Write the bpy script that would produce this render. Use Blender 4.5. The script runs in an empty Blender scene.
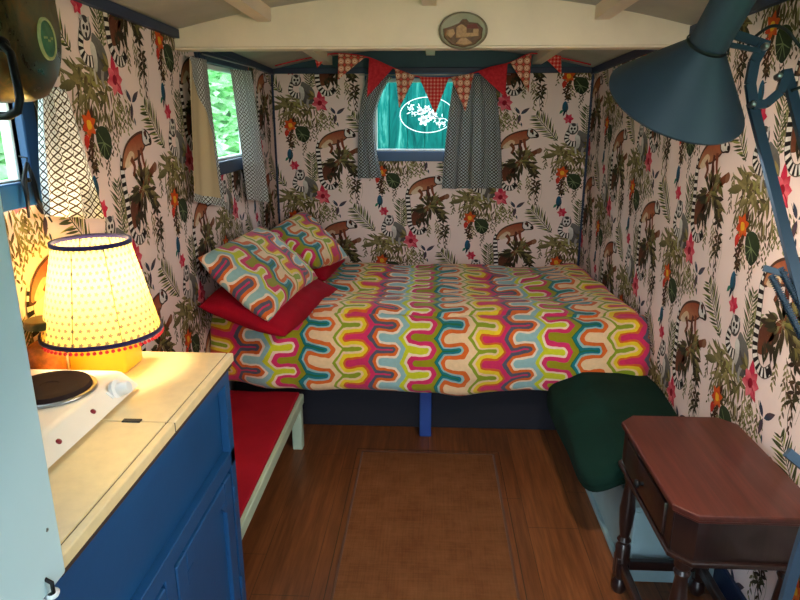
import bpy, bmesh, math, random
from mathutils import Vector, Matrix, noise as mnoise
PI = math.pi
random.seed(7)
SC = bpy.context.scene
COL = SC.collection

# ------------------------------------------------------------------ camera
F = 640.0; HC = 1.5; VX, VY = 433.0, 115.0
PITCH = math.atan((300-VY)/F); YAW = math.atan((VX-400)/math.hypot(F, 300-VY))
cd = bpy.data.cameras.new('camera'); cam = bpy.data.objects.new('camera', cd); COL.objects.link(cam)
cam.location = (0, 0, HC); cam.rotation_euler = (PI/2-PITCH, 0, YAW)
cd.sensor_fit = 'HORIZONTAL'; cd.sensor_width = 36; cd.lens = 36*F/800; cd.clip_start = 0.02
SC.camera = cam
_fw = Vector((-math.sin(YAW)*math.cos(PITCH), math.cos(YAW)*math.cos(PITCH), -math.sin(PITCH)))
_rt = Vector((math.cos(YAW), math.sin(YAW), 0)); _up = _rt.cross(_fw)
def ray(x, y): return _fw+_rt*((x-400)/F)-_up*((y-300)/F)
def at(x, y, axis, v):
    d = ray(x, y); i = 'XYZ'.index(axis); c = Vector((0, 0, HC))
    return c+d*((v-c[i])/d[i])
def atd(x, y, dep): return Vector((0, 0, HC))+ray(x, y)*dep

# ------------------------------------------------------------------ materials
def srgb(r, g, b):
    f = lambda c: (c/12.92 if c <= .04045 else ((c+.055)/1.055)**2.4)
    return (f(r/255), f(g/255), f(b/255), 1)
class G:
    """small node-graph builder"""
    def __init__(s, name):
        s.m = bpy.data.materials.new(name); s.m.use_nodes = True; s.t = s.m.node_tree
        s.n = s.t.nodes; s.b = s.n['Principled BSDF']
    def node(s, ty, ins=None, **kw):
        o = s.n.new(ty)
        for k, v in kw.items(): setattr(o, k, v)
        for k, v in (ins or {}).items(): s.put(o.inputs[k], v)
        return o
    def put(s, sock, v):
        if isinstance(v, V): v = v.s
        if isinstance(v, bpy.types.NodeSocket): s.t.links.new(v, sock)
        else: sock.default_value = v
    def math(s, op, a, b=None, c=None):
        o = s.n.new('ShaderNodeMath'); o.operation = op
        s.put(o.inputs[0], a)
        if b is not None: s.put(o.inputs[1], b)
        if c is not None: s.put(o.inputs[2], c)
        return V(s, o.outputs[0])
    def coord(s, which='Object'):
        return s.node('ShaderNodeTexCoord').outputs[which]
    def xyz(s, sock):
        o = s.node('ShaderNodeSeparateXYZ', {0: sock}); return [V(s, o.outputs[i]) for i in range(3)]
    def noise(s, sock, scale, detail=3, rough=.5, dist=0, out=0):
        o = s.node('ShaderNodeTexNoise', {'Vector': sock, 'Scale': scale, 'Detail': detail, 'Roughness': rough, 'Distortion': dist})
        return o.outputs[out]
    def mapping(s, sock, scale=(1, 1, 1), rot=(0, 0, 0), loc=(0, 0, 0)):
        return s.node('ShaderNodeMapping', {0: sock, 'Scale': scale, 'Rotation': rot, 'Location': loc}).outputs[0]
    def mix(s, f, a, b, bt='MIX'):
        o = s.node('ShaderNodeMix', data_type='RGBA', blend_type=bt)
        s.put(o.inputs[0], f); s.put(o.inputs[6], a); s.put(o.inputs[7], b); return o.outputs[2]
    def ramp(s, f, stops, interp='LINEAR'):
        o = s.n.new('ShaderNodeValToRGB'); o.color_ramp.interpolation = interp
        e = o.color_ramp.elements
        while len(e) > 1: e.remove(e[-1])
        e[0].position = stops[0][0]; e[0].color = stops[0][1]
        for p, c in stops[1:]:
            q = e.new(p); q.color = c
        s.put(o.inputs[0], f); return o.outputs[0]
    def bump(s, h, strength=.3, dist=.01):
        o = s.node('ShaderNodeBump', {'Height': h, 'Strength': strength, 'Distance': dist}); s.put(s.b.inputs['Normal'], o.outputs[0])
    def set(s, **kw):
        names = dict(col='Base Color', rough='Roughness', metal='Metallic', spec='Specular IOR Level', trans='Transmission Weight', ior='IOR', alpha='Alpha', sheen='Sheen Weight', coat='Coat Weight')
        for k, v in kw.items(): s.put(s.b.inputs[names[k]], v)
        return s
class V:
    def __init__(s, g, sock): s.g = g; s.s = sock
    def __add__(s, o): return s.g.math('ADD', s, o)
    def __sub__(s, o): return s.g.math('SUBTRACT', s, o)
    def __rsub__(s, o): return s.g.math('SUBTRACT', o, s)
    def __mul__(s, o): return s.g.math('MULTIPLY', s, o)
    def __truediv__(s, o): return s.g.math('DIVIDE', s, o)
    __radd__ = __add__; __rmul__ = __mul__
    def abs(s): return s.g.math('ABSOLUTE', s)
    def frac(s): return s.g.math('FRACT', s)
    def floor(s): return s.g.math('FLOOR', s)
    def max(s, o): return s.g.math('MAXIMUM', s, o)
    def min(s, o): return s.g.math('MINIMUM', s, o)
    def lt(s, o): return s.g.math('LESS_THAN', s, o)
    def gt(s, o): return s.g.math('GREATER_THAN', s, o)

def paint(name, c, rough=.5, var=.12, scale=6, bump=.05, metal=0, spec=.5, coat=0):
    g = G(name); co = g.coord()
    n = g.noise(co, scale, 5, .6)
    dark = tuple(x*(1-var) for x in c[:3])+(1,); light = tuple(min(1, x*(1+var)) for x in c[:3])+(1,)
    g.set(col=g.ramp(n, [(.3, dark), (.7, light)]), rough=rough, metal=metal, spec=spec, coat=coat)
    if bump: g.bump(g.noise(co, scale*12, 3), bump, .004)
    return g.m
def wood(name, c1, c2, axis=1, scale=1., rough=.4, planks=0, coat=0.):
    g = G(name); co = g.coord()
    sc = [28*scale]*3; sc[axis] = 1.6*scale
    n = g.noise(g.mapping(co, tuple(sc)), 1, 6, .65, .6)
    sc2 = [90*scale]*3; sc2[axis] = 5*scale
    n2 = g.noise(g.mapping(co, tuple(sc2)), 1, 3, .6)
    col = g.ramp(n, [(.3, c1), (.68, c2)])
    col = g.mix(.35, col, g.ramp(n2, [(.4, (.25, .25, .25, 1)), (.6, (1, 1, 1, 1))]), 'MULTIPLY')
    if planks:
        x, y, z = g.xyz(co)
        k = (x/planks).floor()
        jit = g.node('ShaderNodeTexWhiteNoise', {'W': k}, noise_dimensions='1D').outputs[0]
        br = g.math('MULTIPLY_ADD', jit, .3, .82)
        cb = g.node('ShaderNodeCombineColor', {0: br, 1: br, 2: br}).outputs[0]
        col = g.mix(1., col, cb, 'MULTIPLY')
        gap = ((x/planks).frac()-.5).abs().gt(.494)
        yy = ((y/.9+V(g, jit)*3).frac()-.5).abs().gt(.4985)
        col = g.mix(gap.max(yy)*.75, col, (.02, .01, .006, 1))
    g.set(col=col, rough=rough, coat=coat); g.bump(n2, .12, .002)
    return g.m
def fabric(name, c, var=.15, scale=350, rough=.95, bump=.25, sheen=.2):
    g = G(name); co = g.coord()
    n = g.noise(co, 7, 4, .6)
    w = g.noise(co, scale, 2)
    col = g.ramp(n, [(.3, tuple(x*(1-var) for x in c[:3])+(1,)), (.7, tuple(min(1, x*(1+var)) for x in c[:3])+(1,))])
    col = g.mix(.3, col, g.ramp(w, [(.35, (.5, .5, .5, 1)), (.65, (1, 1, 1, 1))]), 'MULTIPLY')
    g.set(col=col, rough=rough, sheen=sheen, spec=.2); g.bump(w, bump, .002)
    return g.m
def glass(name, tint=(1, 1, 1, 1), rough=0):
    g = G(name); n = g.n
    tr = g.node('ShaderNodeBsdfTransparent', {'Color': tint}); gl = g.node('ShaderNodeBsdfGlossy', {'Roughness': rough, 'Color': (1, 1, 1, 1)})
    fc = g.node('ShaderNodeLayerWeight', {'Blend': .5}).outputs['Facing']; fr = g.math('MULTIPLY_ADD', g.math('POWER', fc, 5.), .3, .0); mx = g.node('ShaderNodeMixShader', {0: fr.s, 1: tr.outputs[0], 2: gl.outputs[0]})
    g.t.links.new(mx.outputs[0], n['Material Output'].inputs[0]); return g.m

# --- meander cloth (duvet and patterned pillow cases): UV in metres
def meander(name):
    g = G(name)
    uv = g.coord('UV')
    wob = g.node('ShaderNodeTexNoise', {'Vector': uv, 'Scale': 6., 'Detail': 3.})
    sep = g.node('ShaderNodeSeparateColor', {0: wob.outputs['Color']})
    u, v, _ = g.xyz(uv)
    u = u+(V(g, sep.outputs[0])-.5)*.06; v = v+(V(g, sep.outputs[1])-.5)*.06
    w, P, a = .150, .112, .020
    c = 1/math.sqrt(1+(4*a/P)**2)
    tri = (1-4*(((v/P+.5).frac())-.5).abs())*a
    us = u-tri
    k = (us/w).floor(); x = us-k*w; X = u-k*w
    dv = (((v/P+.5).frac())-.5).abs()*P
    dv2 = (((v/P).frac())-.5).abs()*P
    exL = ((X-w*.64).max(a-X)).max(0.)
    exR = ((w*.36-X).max(X-(w-a))).max(0.)
    tL = g.math('SQRT', dv*dv+exL*exL); tR = g.math('SQRT', dv2*dv2+exR*exR)
    dL = (x*c).min(tL); dR = ((w-x)*c).min(tR)
    t = dL/(dL+dR+1e-6)
    teal, lb, org, cream = srgb(20, 116, 130), srgb(150, 192, 196), srgb(218, 104, 40), srgb(240, 206, 164)
    green, yel, mag, gray = srgb(140, 160, 34), srgb(238, 206, 44), srgb(216, 48, 104), srgb(88, 90, 108)
    white, lime, olive, dg = srgb(246, 222, 200), srgb(205, 208, 40), srgb(150, 146, 22), srgb(30, 110, 80)
    paleY = srgb(244, 228, 140)
    ramps = [
        g.ramp(t, [(0, dg), (.07, teal), (.24, lb), (.38, org), (.66, cream)], 'CONSTANT'),
        g.ramp(t, [(0, green), (.18, cream), (.34, yel), (.60, org), (.76, mag)], 'CONSTANT'),
        g.ramp(t, [(0, mag), (.06, gray), (.3, org), (.52, white), (.68, lb)], 'CONSTANT'),
        g.ramp(t, [(0, lime), (.24, white), (.4, mag), (.7, olive)], 'CONSTANT')]
    m4 = ((k/4+.001).frac()*4).floor()
    col = ramps[0]
    for i in (1, 2, 3):
        col = g.mix((m4-i).abs().lt(.5), col, ramps[i])
    n = g.noise(uv, 60, 3)
    col = g.mix(.25, col, g.ramp(n, [(.3, (.62, .62, .62, 1)), (.65, (1, 1, 1, 1))]), 'MULTIPLY')
    g.set(col=col, rough=.9, sheen=.2, spec=.2)
    g.bump(g.noise(g.coord(), 300, 2), .12, .002)
    return g.m

# --- trellis curtain cloth, UV in metres. lining: cream inside with a trellis border
def trellis(name, lining=False, fine=1., thick=.38, bgc=srgb(232, 236, 236), tr=.26):
    g = G(name); uv = g.coord('UV'); u, v, _ = g.xyz(uv)
    P = .021*fine
    A = ((u+v)/P).frac(); B = ((u-v)/P).frac()
    a = (A-.5).abs(); b = (B-.5).abs()
    line = a.max(b).gt(thick)
    dot = a.max(b).lt(.09)
    pat = g.mix(line, bgc, srgb(70, 60, 52)); pat = g.mix(dot, pat, srgb(120, 150, 170))
    if lining:
        # border where u or v is small
        brd = u.gt(.25-((v-.33).max(0.))*.85).max(v.lt(.035))
        pat = g.mix(brd, srgb(222, 204, 166), pat)
    g.set(col=pat, rough=.95, spec=.1)
    tl = g.node('ShaderNodeBsdfTranslucent', {'Color': pat})
    mx = g.node('ShaderNodeMixShader', {0: tr, 1: g.b.outputs[0], 2: tl.outputs[0]})
    g.t.links.new(mx.outputs[0], g.n['Material Output'].inputs[0])
    return g.m

def shade_cloth():
    g = G('lampshade_cloth'); uv = g.coord('UV'); u, v, _ = g.xyz(uv)   # u angle in cells, v height in cells
    row = v.floor(); off = (row*.5).frac()
    uu = (u+off).frac()-.5; vv = v.frac()-.5
    r = g.math('SQRT', uu*uu+vv*vv)
    ang = g.math('ARCTAN2', vv, uu)
    pet = r.lt(g.math('MULTIPLY_ADD', g.math('COSINE', ang*5.), .07, .27))
    col = g.mix(pet*.9, srgb(250, 222, 120), srgb(90, 90, 90))
    g.set(col=col, rough=.9)
    tcol = g.mix(pet*.9, srgb(255, 232, 140), srgb(112, 100, 76))
    tl = g.node('ShaderNodeBsdfTranslucent', {'Color': tcol})
    mx = g.node('ShaderNodeMixShader', {0: .42, 1: g.b.outputs[0], 2: tl.outputs[0]})
    g.t.links.new(mx.outputs[0], g.n['Material Output'].inputs[0]); return g.m

def flag_mat(kind):
    g = G('bunting_'+kind); uv = g.coord('UV'); u, v, _ = g.xyz(uv)
    if kind == 'floral':
        P = .04
        du = ((u/P).frac()-.5); dv = ((v/P).frac()-.5); r = g.math('SQRT', du*du+dv*dv)
        col = g.ramp(r, [(0, srgb(214, 76, 66)), (.1, srgb(248, 222, 196)), (.27, srgb(214, 86, 74)), (.34, srgb(240, 204, 176)), (.42, srgb(160, 80, 60)), (.54, srgb(214, 84, 76))], 'CONSTANT')
    elif kind == 'gingham':
        P = .02
        m1 = (u/P).frac().lt(.5); m2 = (v/P).frac().lt(.5)
        col = g.mix((m1+m2)*.5, srgb(232, 120, 110), srgb(206, 32, 40))
        cc = (((u/P).frac()-.75).abs().max(((v/P).frac()-.75).abs())).lt(.12)
        col = g.mix(cc, col, srgb(245, 200, 190))
    else:
        n = g.noise(uv, 60, 3); col = g.ramp(n, [(.3, srgb(190, 40, 52)), (.7, srgb(216, 60, 70))])
    g.set(col=col, rough=.95, spec=.1); return g.m

M = {}
M['paper'] = paint('wallpaper_ground', srgb(240, 219, 216), .75, .03, 5, .02, spec=.2)
g = G('wallpaper_print'); at_ = g.node('ShaderNodeVertexColor', layer_name='print').outputs[0]
n_ = g.noise(g.coord(), 70, 4, .6)
g.set(col=g.mix(.4, at_, g.ramp(n_, [(.3, (.55, .55, .55, 1)), (.65, (1.15, 1.15, 1.15, 1))]), 'MULTIPLY'), rough=.75, spec=.2); M['print'] = g.m
M['floor'] = wood('floor_boards', srgb(104, 58, 32), srgb(146, 88, 50), 1, 1., .38, .19)
M['mahogany'] = wood('mahogany', srgb(70, 30, 25), srgb(94, 44, 36), 1, .8, .38, 0, .15)
M['darkwood'] = wood('dark_turned_wood', srgb(30, 18, 17), srgb(48, 28, 25), 2, .8, .3, 0, .3)
M['blue'] = paint('blue_cabinet_paint', srgb(20, 72, 122), .42, .1, 5)
M['navy'] = paint('navy_trim_paint', srgb(20, 42, 76), .5, .1)
M['teal'] = paint('teal_gable_paint', srgb(38, 74, 92), .6, .1)
M['bedblue'] = paint('blue_bed_paint', srgb(32, 70, 150), .5, .1)
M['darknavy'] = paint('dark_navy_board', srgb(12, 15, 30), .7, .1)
M['paleblue'] = paint('pale_blue_paint', srgb(188, 216, 224), .45, .04, 2)
M['benchblue'] = paint('washed_blue_paint', srgb(150, 182, 190), .6, .1, 6)
M['cream'] = paint('cream_beam_paint', srgb(222, 208, 190), .6, .06, 5)
M['ceil'] = paint('grey_ceiling_boards', srgb(164, 160, 150), .8, .08, 4)
M['mint'] = paint('pale_green_paint', srgb(176, 198, 176), .55, .08, 8)
M['laminate'] = paint('cream_laminate', srgb(226, 206, 160), .35, .06, 30, .03)
M['seam'] = paint('dark_seam_and_shade', srgb(60, 44, 34), .7)
M['red'] = fabric('red_cotton', srgb(164, 8, 36), sheen=0)
M['redpad'] = fabric('red_felt', srgb(158, 12, 36), .1, 500, sheen=0)
M['green'] = fabric('dark_green_wool', srgb(12, 46, 38), .2, 260, sheen=0)
M['rug'] = None
g = G('burlap'); co = g.coord(); x, y, z = g.xyz(co)
wv = g.math('SINE', x*1400.)*g.math('SINE', y*1400.)
n = g.noise(co, 9, 5, .7); n3 = g.noise(g.mapping(co, (6, 160, 1)), 1, 3); n4 = g.noise(g.mapping(co, (160, 6, 1)), 1, 3)
c = g.ramp(n, [(.3, srgb(114, 70, 42)), (.7, srgb(134, 88, 54))])
c = g.mix(.5, c, g.ramp(V(g, n3)*.5+V(g, n4)*.5, [(.4, (.6, .6, .6, 1)), (.6, (1, 1, 1, 1))]), 'MULTIPLY')
g.set(col=c, rough=1., spec=.1); g.bump(V(g, n3)+V(g, n4), .4, .003); M['rug'] = g.m
M['rughem'] = fabric('dark_rug_binding', srgb(96, 60, 36))
M['meander'] = meander('meander_print_cotton')
M['trellis'] = trellis('trellis_cotton'); M['lining'] = trellis('cream_lining_cotton', True); M['trellisdark'] = trellis('dense_trellis_cotton', False, .95, .335, srgb(200, 212, 220), .15)
M['lampcloth'] = shade_cloth()
M['lampblue'] = paint('lamp_blue_enamel', srgb(44, 56, 74), .55, .08, 10, .02, 0, .5)
M['lampsteel'] = paint('lamp_blue_steel', srgb(42, 60, 80), .45, .08, 10, .02)
M['steel'] = paint('steel', srgb(170, 172, 175), .3, .05, 10, 0, 1)
M['black'] = paint('black_rubber', srgb(16, 16, 20), .6)
M['iron'] = paint('black_iron', srgb(26, 28, 32), .45, .2, 20, .1, .6)
M['brown'] = paint('dark_brown_iron', srgb(40, 27, 27), .8, .15, 40, .1, 0, .2)
M['enamel'] = paint('white_enamel', srgb(236, 230, 218), .3, .04, 8, .0)
M['whiteplastic'] = paint('white_plastic', srgb(220, 226, 230), .35, .03)
M['redlight'] = paint('dark_red_plastic', srgb(120, 10, 30), .3)
M['yellow'] = paint('yellow_ceramic', srgb(246, 196, 40), .3, .05, 5, 0)
M['navycloth'] = fabric('navy_braid', srgb(32, 26, 74))
M['pom'] = fabric('red_pompom', srgb(214, 54, 60), .2)
M['amber'] = paint('amber_pasta', srgb(214, 120, 40), .5, .35, 60)
M['glass'] = glass('window_glass', (.97, 1, .99, 1)); M['jarglass'] = glass('jar_glass', (.96, .95, .9, 1), .03)
M['white'] = paint('white_frame_paint', srgb(226, 238, 236), .5, .04)
g = G('white_etching'); n = g.noise(g.coord(), 60, 3); c_ = g.ramp(n, [(.3, (.85, .9, .9, 1)), (.7, (1, 1, 1, 1))]); g.set(col=c_, rough=.9)
tl_ = g.node('ShaderNodeBsdfTranslucent', {'Color': c_}); mx_ = g.node('ShaderNodeMixShader', {0: .85, 1: g.b.outputs[0], 2: tl_.outputs[0]}); g.t.links.new(mx_.outputs[0], g.n['Material Output'].inputs[0]); M['etch'] = g.m
g = G('teal_shed_boards'); co = g.coord(); n = g.noise(g.mapping(co, (9, 9, 1.3)), 1, 5, .7, .8); g.set(col=g.ramp(n, [(.34, srgb(2, 56, 56)), (.56, srgb(10, 92, 86)), (.72, srgb(92, 160, 150))]), rough=.9, spec=.1); M['shed'] = g.m
M['hedge'] = None
g = G('leaf_green'); co = g.coord(); n = g.noise(co, 9, 4); g.set(col=g.ramp(n, [(.3, srgb(90, 160, 90)), (.55, srgb(150, 205, 140)), (.75, srgb(210, 240, 205))]), rough=.7); M['hedge'] = g.m
M['grass'] = paint('lawn', srgb(90, 140, 70), .9, .2)
M['flag_solid'] = flag_mat('solid'); M['flag_floral'] = flag_mat('floral'); M['flag_gingham'] = flag_mat('gingham')
M['patina'] = None
g = G('brass_patina'); co = g.coord(); n = g.noise(co, 14, 6, .7, .5)
g.set(col=g.ramp(n, [(.3, srgb(56, 60, 44)), (.5, srgb(92, 92, 62)), (.72, srgb(140, 104, 58))]), metal=.95, rough=g.ramp(n, [(.3, (.22, .22, .22, 1)), (.7, (.42, .42, .42, 1))])); M['patina'] = g.m
M['verdigris'] = paint('green_enamel_label', srgb(70, 128, 96), .4, .3, 60)
M['palegold'] = paint('pale_gold', srgb(196, 200, 140), .4, .2, 60)
M['plaq_sky'] = paint('plaque_sky', srgb(140, 140, 120), .35, .1, 20, 0, 0, .5, .3)
M['plaq_brown'] = paint('plaque_brown', srgb(96, 62, 38), .35, .4, 90, .3, 0, .5, .3)
M['plaq_tan'] = paint('plaque_tan', srgb(168, 130, 92), .35, .3, 90, .3, 0, .5, .3)
M['plaq_red'] = paint('plaque_red', srgb(110, 40, 34), .35, .3, 90, .3, 0, .5, .3)
M['plaq_rim'] = paint('plaque_rim', srgb(104, 92, 70), .35, .2, 40)
g = G('lit_bulb'); g.set(col=(1, .9, .7, 1)); g.b.inputs['Emission Color'].default_value = (1, .78, .5, 1); g.b.inputs['Emission Strength'].default_value = 8.; M['bulb'] = g.m

# ------------------------------------------------------------------ object helpers
def prop(o, label=None, cat=None, group=None, kind=None):
    if label: o['label'] = label
    if cat: o['category'] = cat
    if group: o['group'] = group
    if kind: o['kind'] = kind
    return o
def link(name, me, mat, parent=None, smooth=False):
    o = bpy.data.objects.new(name, me); COL.objects.link(o)
    if mat:
        for m in (mat if isinstance(mat, (list, tuple)) else [mat]): me.materials.append(m)
    if smooth:
        for p in me.polygons: p.use_smooth = True
    if parent: o.parent = parent
    return o
def obj(name, bm, mat, parent=None, smooth=False, auto=None):
    me = bpy.data.meshes.new(name)
    bmesh.ops.recalc_face_normals(bm, faces=bm.faces)
    bm.to_mesh(me); bm.free()
    o = link(name, me, mat, parent, smooth or auto is not None)
    if auto is not None:
        me.set_sharp_from_angle(angle=auto)
    return o
def empty(name, loc=(0, 0, 0), rz=0., **kw):
    o = bpy.data.objects.new(name, None); COL.objects.link(o); o.location = loc; o.rotation_euler.z = rz
    o.empty_display_size = .05
    return prop(o, **kw)
def rebase(root, loc):
    """move an Empty that was made at the origin to its base, keeping the parts in place"""
    root.location = loc
    for c in root.children: c.location = Vector(c.location)-Vector(loc)
def B(): return bmesh.new()
def box(bm, x0, x1, y0, y1, z0, z1, bev=0., seg=1):
    t = bmesh.new()
    r = bmesh.ops.create_cube(t, size=1)
    bmesh.ops.scale(t, vec=(abs(x1-x0), abs(y1-y0), abs(z1-z0)), verts=t.verts)
    if bev: bmesh.ops.bevel(t, geom=list(t.edges), offset=bev, segments=seg, profile=.5, affect='EDGES', clamp_overlap=True)
    bmesh.ops.translate(t, vec=((x0+x1)/2, (y0+y1)/2, (z0+z1)/2), verts=t.verts)
    me = bpy.data.meshes.new('t'); t.to_mesh(me); t.free(); bm.from_mesh(me); bpy.data.meshes.remove(me)
    return bm
def frame_of(d):
    d = Vector(d).normalized(); a = Vector((0, 0, 1)) if abs(d.z) < .9 else Vector((1, 0, 0))
    u = d.cross(a).normalized(); return u, u.cross(d).normalized(), d
def tube(bm, pts, r, n=10, caps=True):
    pts = [Vector(p) for p in pts]; rs = r if isinstance(r, (list, tuple)) else [r]*len(pts)
    rings = []; u = None
    for i, p in enumerate(pts):
        d = (pts[min(i+1, len(pts)-1)]-pts[max(i-1, 0)]).normalized()
        if u is None: u, w, _ = frame_of(d)
        else:
            u = (u-d*u.dot(d)).normalized()
        w = d.cross(u)
        rings.append([bm.verts.new(p+(u*math.cos(2*PI*k/n)+w*math.sin(2*PI*k/n))*rs[i]) for k in range(n)])
    for a, b in zip(rings, rings[1:]):
        for k in range(n): bm.faces.new((a[k], a[(k+1) % n], b[(k+1) % n], b[k]))
    if caps:
        bm.faces.new(rings[0][::-1]); bm.faces.new(rings[-1])
    return bm
def bar(bm, p, q, w, h, up=(0, 0, 1)):
    p, q = Vector(p), Vector(q); d = (q-p).normalized(); s = d.cross(Vector(up)).normalized(); t = s.cross(d).normalized()
    vs = [[bm.verts.new(c+s*w/2*a+t*h/2*b) for a, b in ((-1, -1), (1, -1), (1, 1), (-1, 1))] for c in (p, q)]
    for k in range(4): bm.faces.new((vs[0][k], vs[0][(k+1) % 4], vs[1][(k+1) % 4], vs[1][k]))
    bm.faces.new(vs[0][::-1]); bm.faces.new(vs[1]); return bm
def lathe(bm, prof, c=(0, 0, 0), axis=(0, 0, 1), n=48, sx=1., sy=1., close=True):
    """prof: (radius, height) pairs"""
    u, w, d = frame_of(axis); c = Vector(c); rings = []
    if abs(Vector(axis).normalized().z) > .999: u, w, d = Vector((1, 0, 0)), Vector((0, 1, 0)), Vector((0, 0, 1))
    for r, h in prof:
        if r < 1e-5: rings.append([bm.verts.new(c+d*h)])
        else: rings.append([bm.verts.new(c+d*h+u*math.cos(2*PI*k/n)*r*sx+w*math.sin(2*PI*k/n)*r*sy) for k in range(n)])
    for a, b in zip(rings, rings[1:]):
        for k in range(n):
            k2 = (k+1) % n
            if len(a) == 1 and len(b) == 1: continue
            if len(a) == 1: bm.faces.new((a[0], b[k2], b[k]))
            elif len(b) == 1: bm.faces.new((a[k], a[k2], b[0]))
            else: bm.faces.new((a[k], a[k2], b[k2], b[k]))
    return bm
def sphere(bm, c, r, sub=2, sc=(1, 1, 1)):
    res = bmesh.ops.create_icosphere(bm, subdivisions=sub, radius=r)
    for v in res['verts']:
        v.co = Vector((v.co.x*sc[0], v.co.y*sc[1], v.co.z*sc[2]))+Vector(c)
    return bm
def poly_prism(bm, pts, z0, z1):
    a = [bm.verts.new((p[0], p[1], z0)) for p in pts]; b = [bm.verts.new((p[0], p[1], z1)) for p in pts]
    n = len(pts); bm.faces.new(a[::-1]); bm.faces.new(b)
    for k in range(n): bm.faces.new((a[k], a[(k+1) % n], b[(k+1) % n], b[k]))
    return bm
def grid_mesh(name, nx, ny, fn, mat, parent=None, smooth=True, flip=False):
    """fn(s,t) -> (co, (u,v)); s,t in 0..1"""
    vs = []; uvs = []
    for j in range(ny+1):
        for i in range(nx+1):
            c, q = fn(i/nx, j/ny); vs.append(tuple(c)); uvs.append(q)
    fs = []
    for j in range(ny):
        for i in range(nx):
            a = j*(nx+1)+i; f = (a, a+1, a+nx+2, a+nx+1); fs.append(f[::-1] if flip else f)
    me = bpy.data.meshes.new(name); me.from_pydata(vs, [], fs)
    ul = me.uv_layers.new(name='UVMap')
    for l in me.loops: ul.data[l.index].uv = uvs[l.vertex_index]
    return link(name, me, mat, parent, smooth)

# ------------------------------------------------------------------ wallpaper print (a half-drop repeat)
TW, TH = .57, .575; ZP = TW/440.
class Print:
    def __init__(s): s.p = []; s.lay = 0; s.k = 0
    def L(s, lay): s.lay = lay; s.k = 0
    def poly(s, pts, col, col2=None):
        s.k += 1
        h = .0003+s.lay*.00035+(s.k % 30)*.00001
        n = len(pts)
        if col2 is None: cols = [col]*n
        else:
            ys = [p[1] for p in pts]; y0, y1 = min(ys), max(ys)+1e-6
            cols = [tuple(col[i]+(col2[i]-col[i])*(p[1]-y0)/(y1-y0) for i in range(4)) for p in pts]
        s.p.append(([(x*ZP, -y*ZP) for x, y in pts], cols, h))
    def leaf(s, x, y, ang, ln, wd, col, col2=None, bend=0.):
        a = math.radians(ang); pts = []
        N = 5
        L_, R_ = [], []
        for i in range(N+1):
            t = i/N; w = wd*.5*math.sin(PI*min(1, t**.8))*(1 if i not in (0, N) else 0)
            b = a+bend*t
            cx = x+math.cos(b)*ln*t; cy = y+math.sin(b)*ln*t
            nx, ny = -math.sin(b), math.cos(b)
            if i in (0, N): L_.append((cx, cy))
            else: L_.append((cx+nx*w, cy+ny*w)); R_.append((cx-nx*w, cy-ny*w))
        s.poly(L_+R_[::-1], col, col2)
    def stroke(s, pts, w0, w1, col, smooth=4):
        P = cat(pts, smooth) if smooth and len(pts) > 2 else pts
        n = len(P); Lp, Rp = [], []
        for i, (x, y) in enumerate(P):
            x0, y0 = P[max(i-1, 0)]; x1, y1 = P[min(i+1, n-1)]
            d = math.hypot(x1-x0, y1-y0)+1e-9; nx, ny = -(y1-y0)/d, (x1-x0)/d
            w = (w0+(w1-w0)*i/(n-1))/2
            Lp.append((x+nx*w, y+ny*w)); Rp.append((x-nx*w, y-ny*w))
        for i in range(n-1):
            c = col[i % len(col)] if isinstance(col, list) else col
            s.poly([Lp[i], Lp[i+1], Rp[i+1], Rp[i]], c)
    def blob(s, pts, col, col2=None, k=3): s.poly(cat(pts, k, True), col, col2)
def cat(P, k=4, closed=False):
    out = []; n = len(P)
    rng = range(n) if closed else range(n-1)
    for i in rng:
        g_ = (lambda j: P[j % n]) if closed else (lambda j: P[max(0, min(n-1, j))])
        p0, p1, p2, p3 = g_(i-1), g_(i), g_(i+1), g_(i+2)
        for q in range(k):
            t = q/k
            out.append(tuple(.5*((2*p1[c])+(-p0[c]+p2[c])*t+(2*p0[c]-5*p1[c]+4*p2[c]-p3[c])*t*t+(-p0[c]+3*p1[c]-3*p2[c]+p3[c])*t**3) for c in (0, 1)))
    if not closed: out.append(P[-1])
    return out
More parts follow.
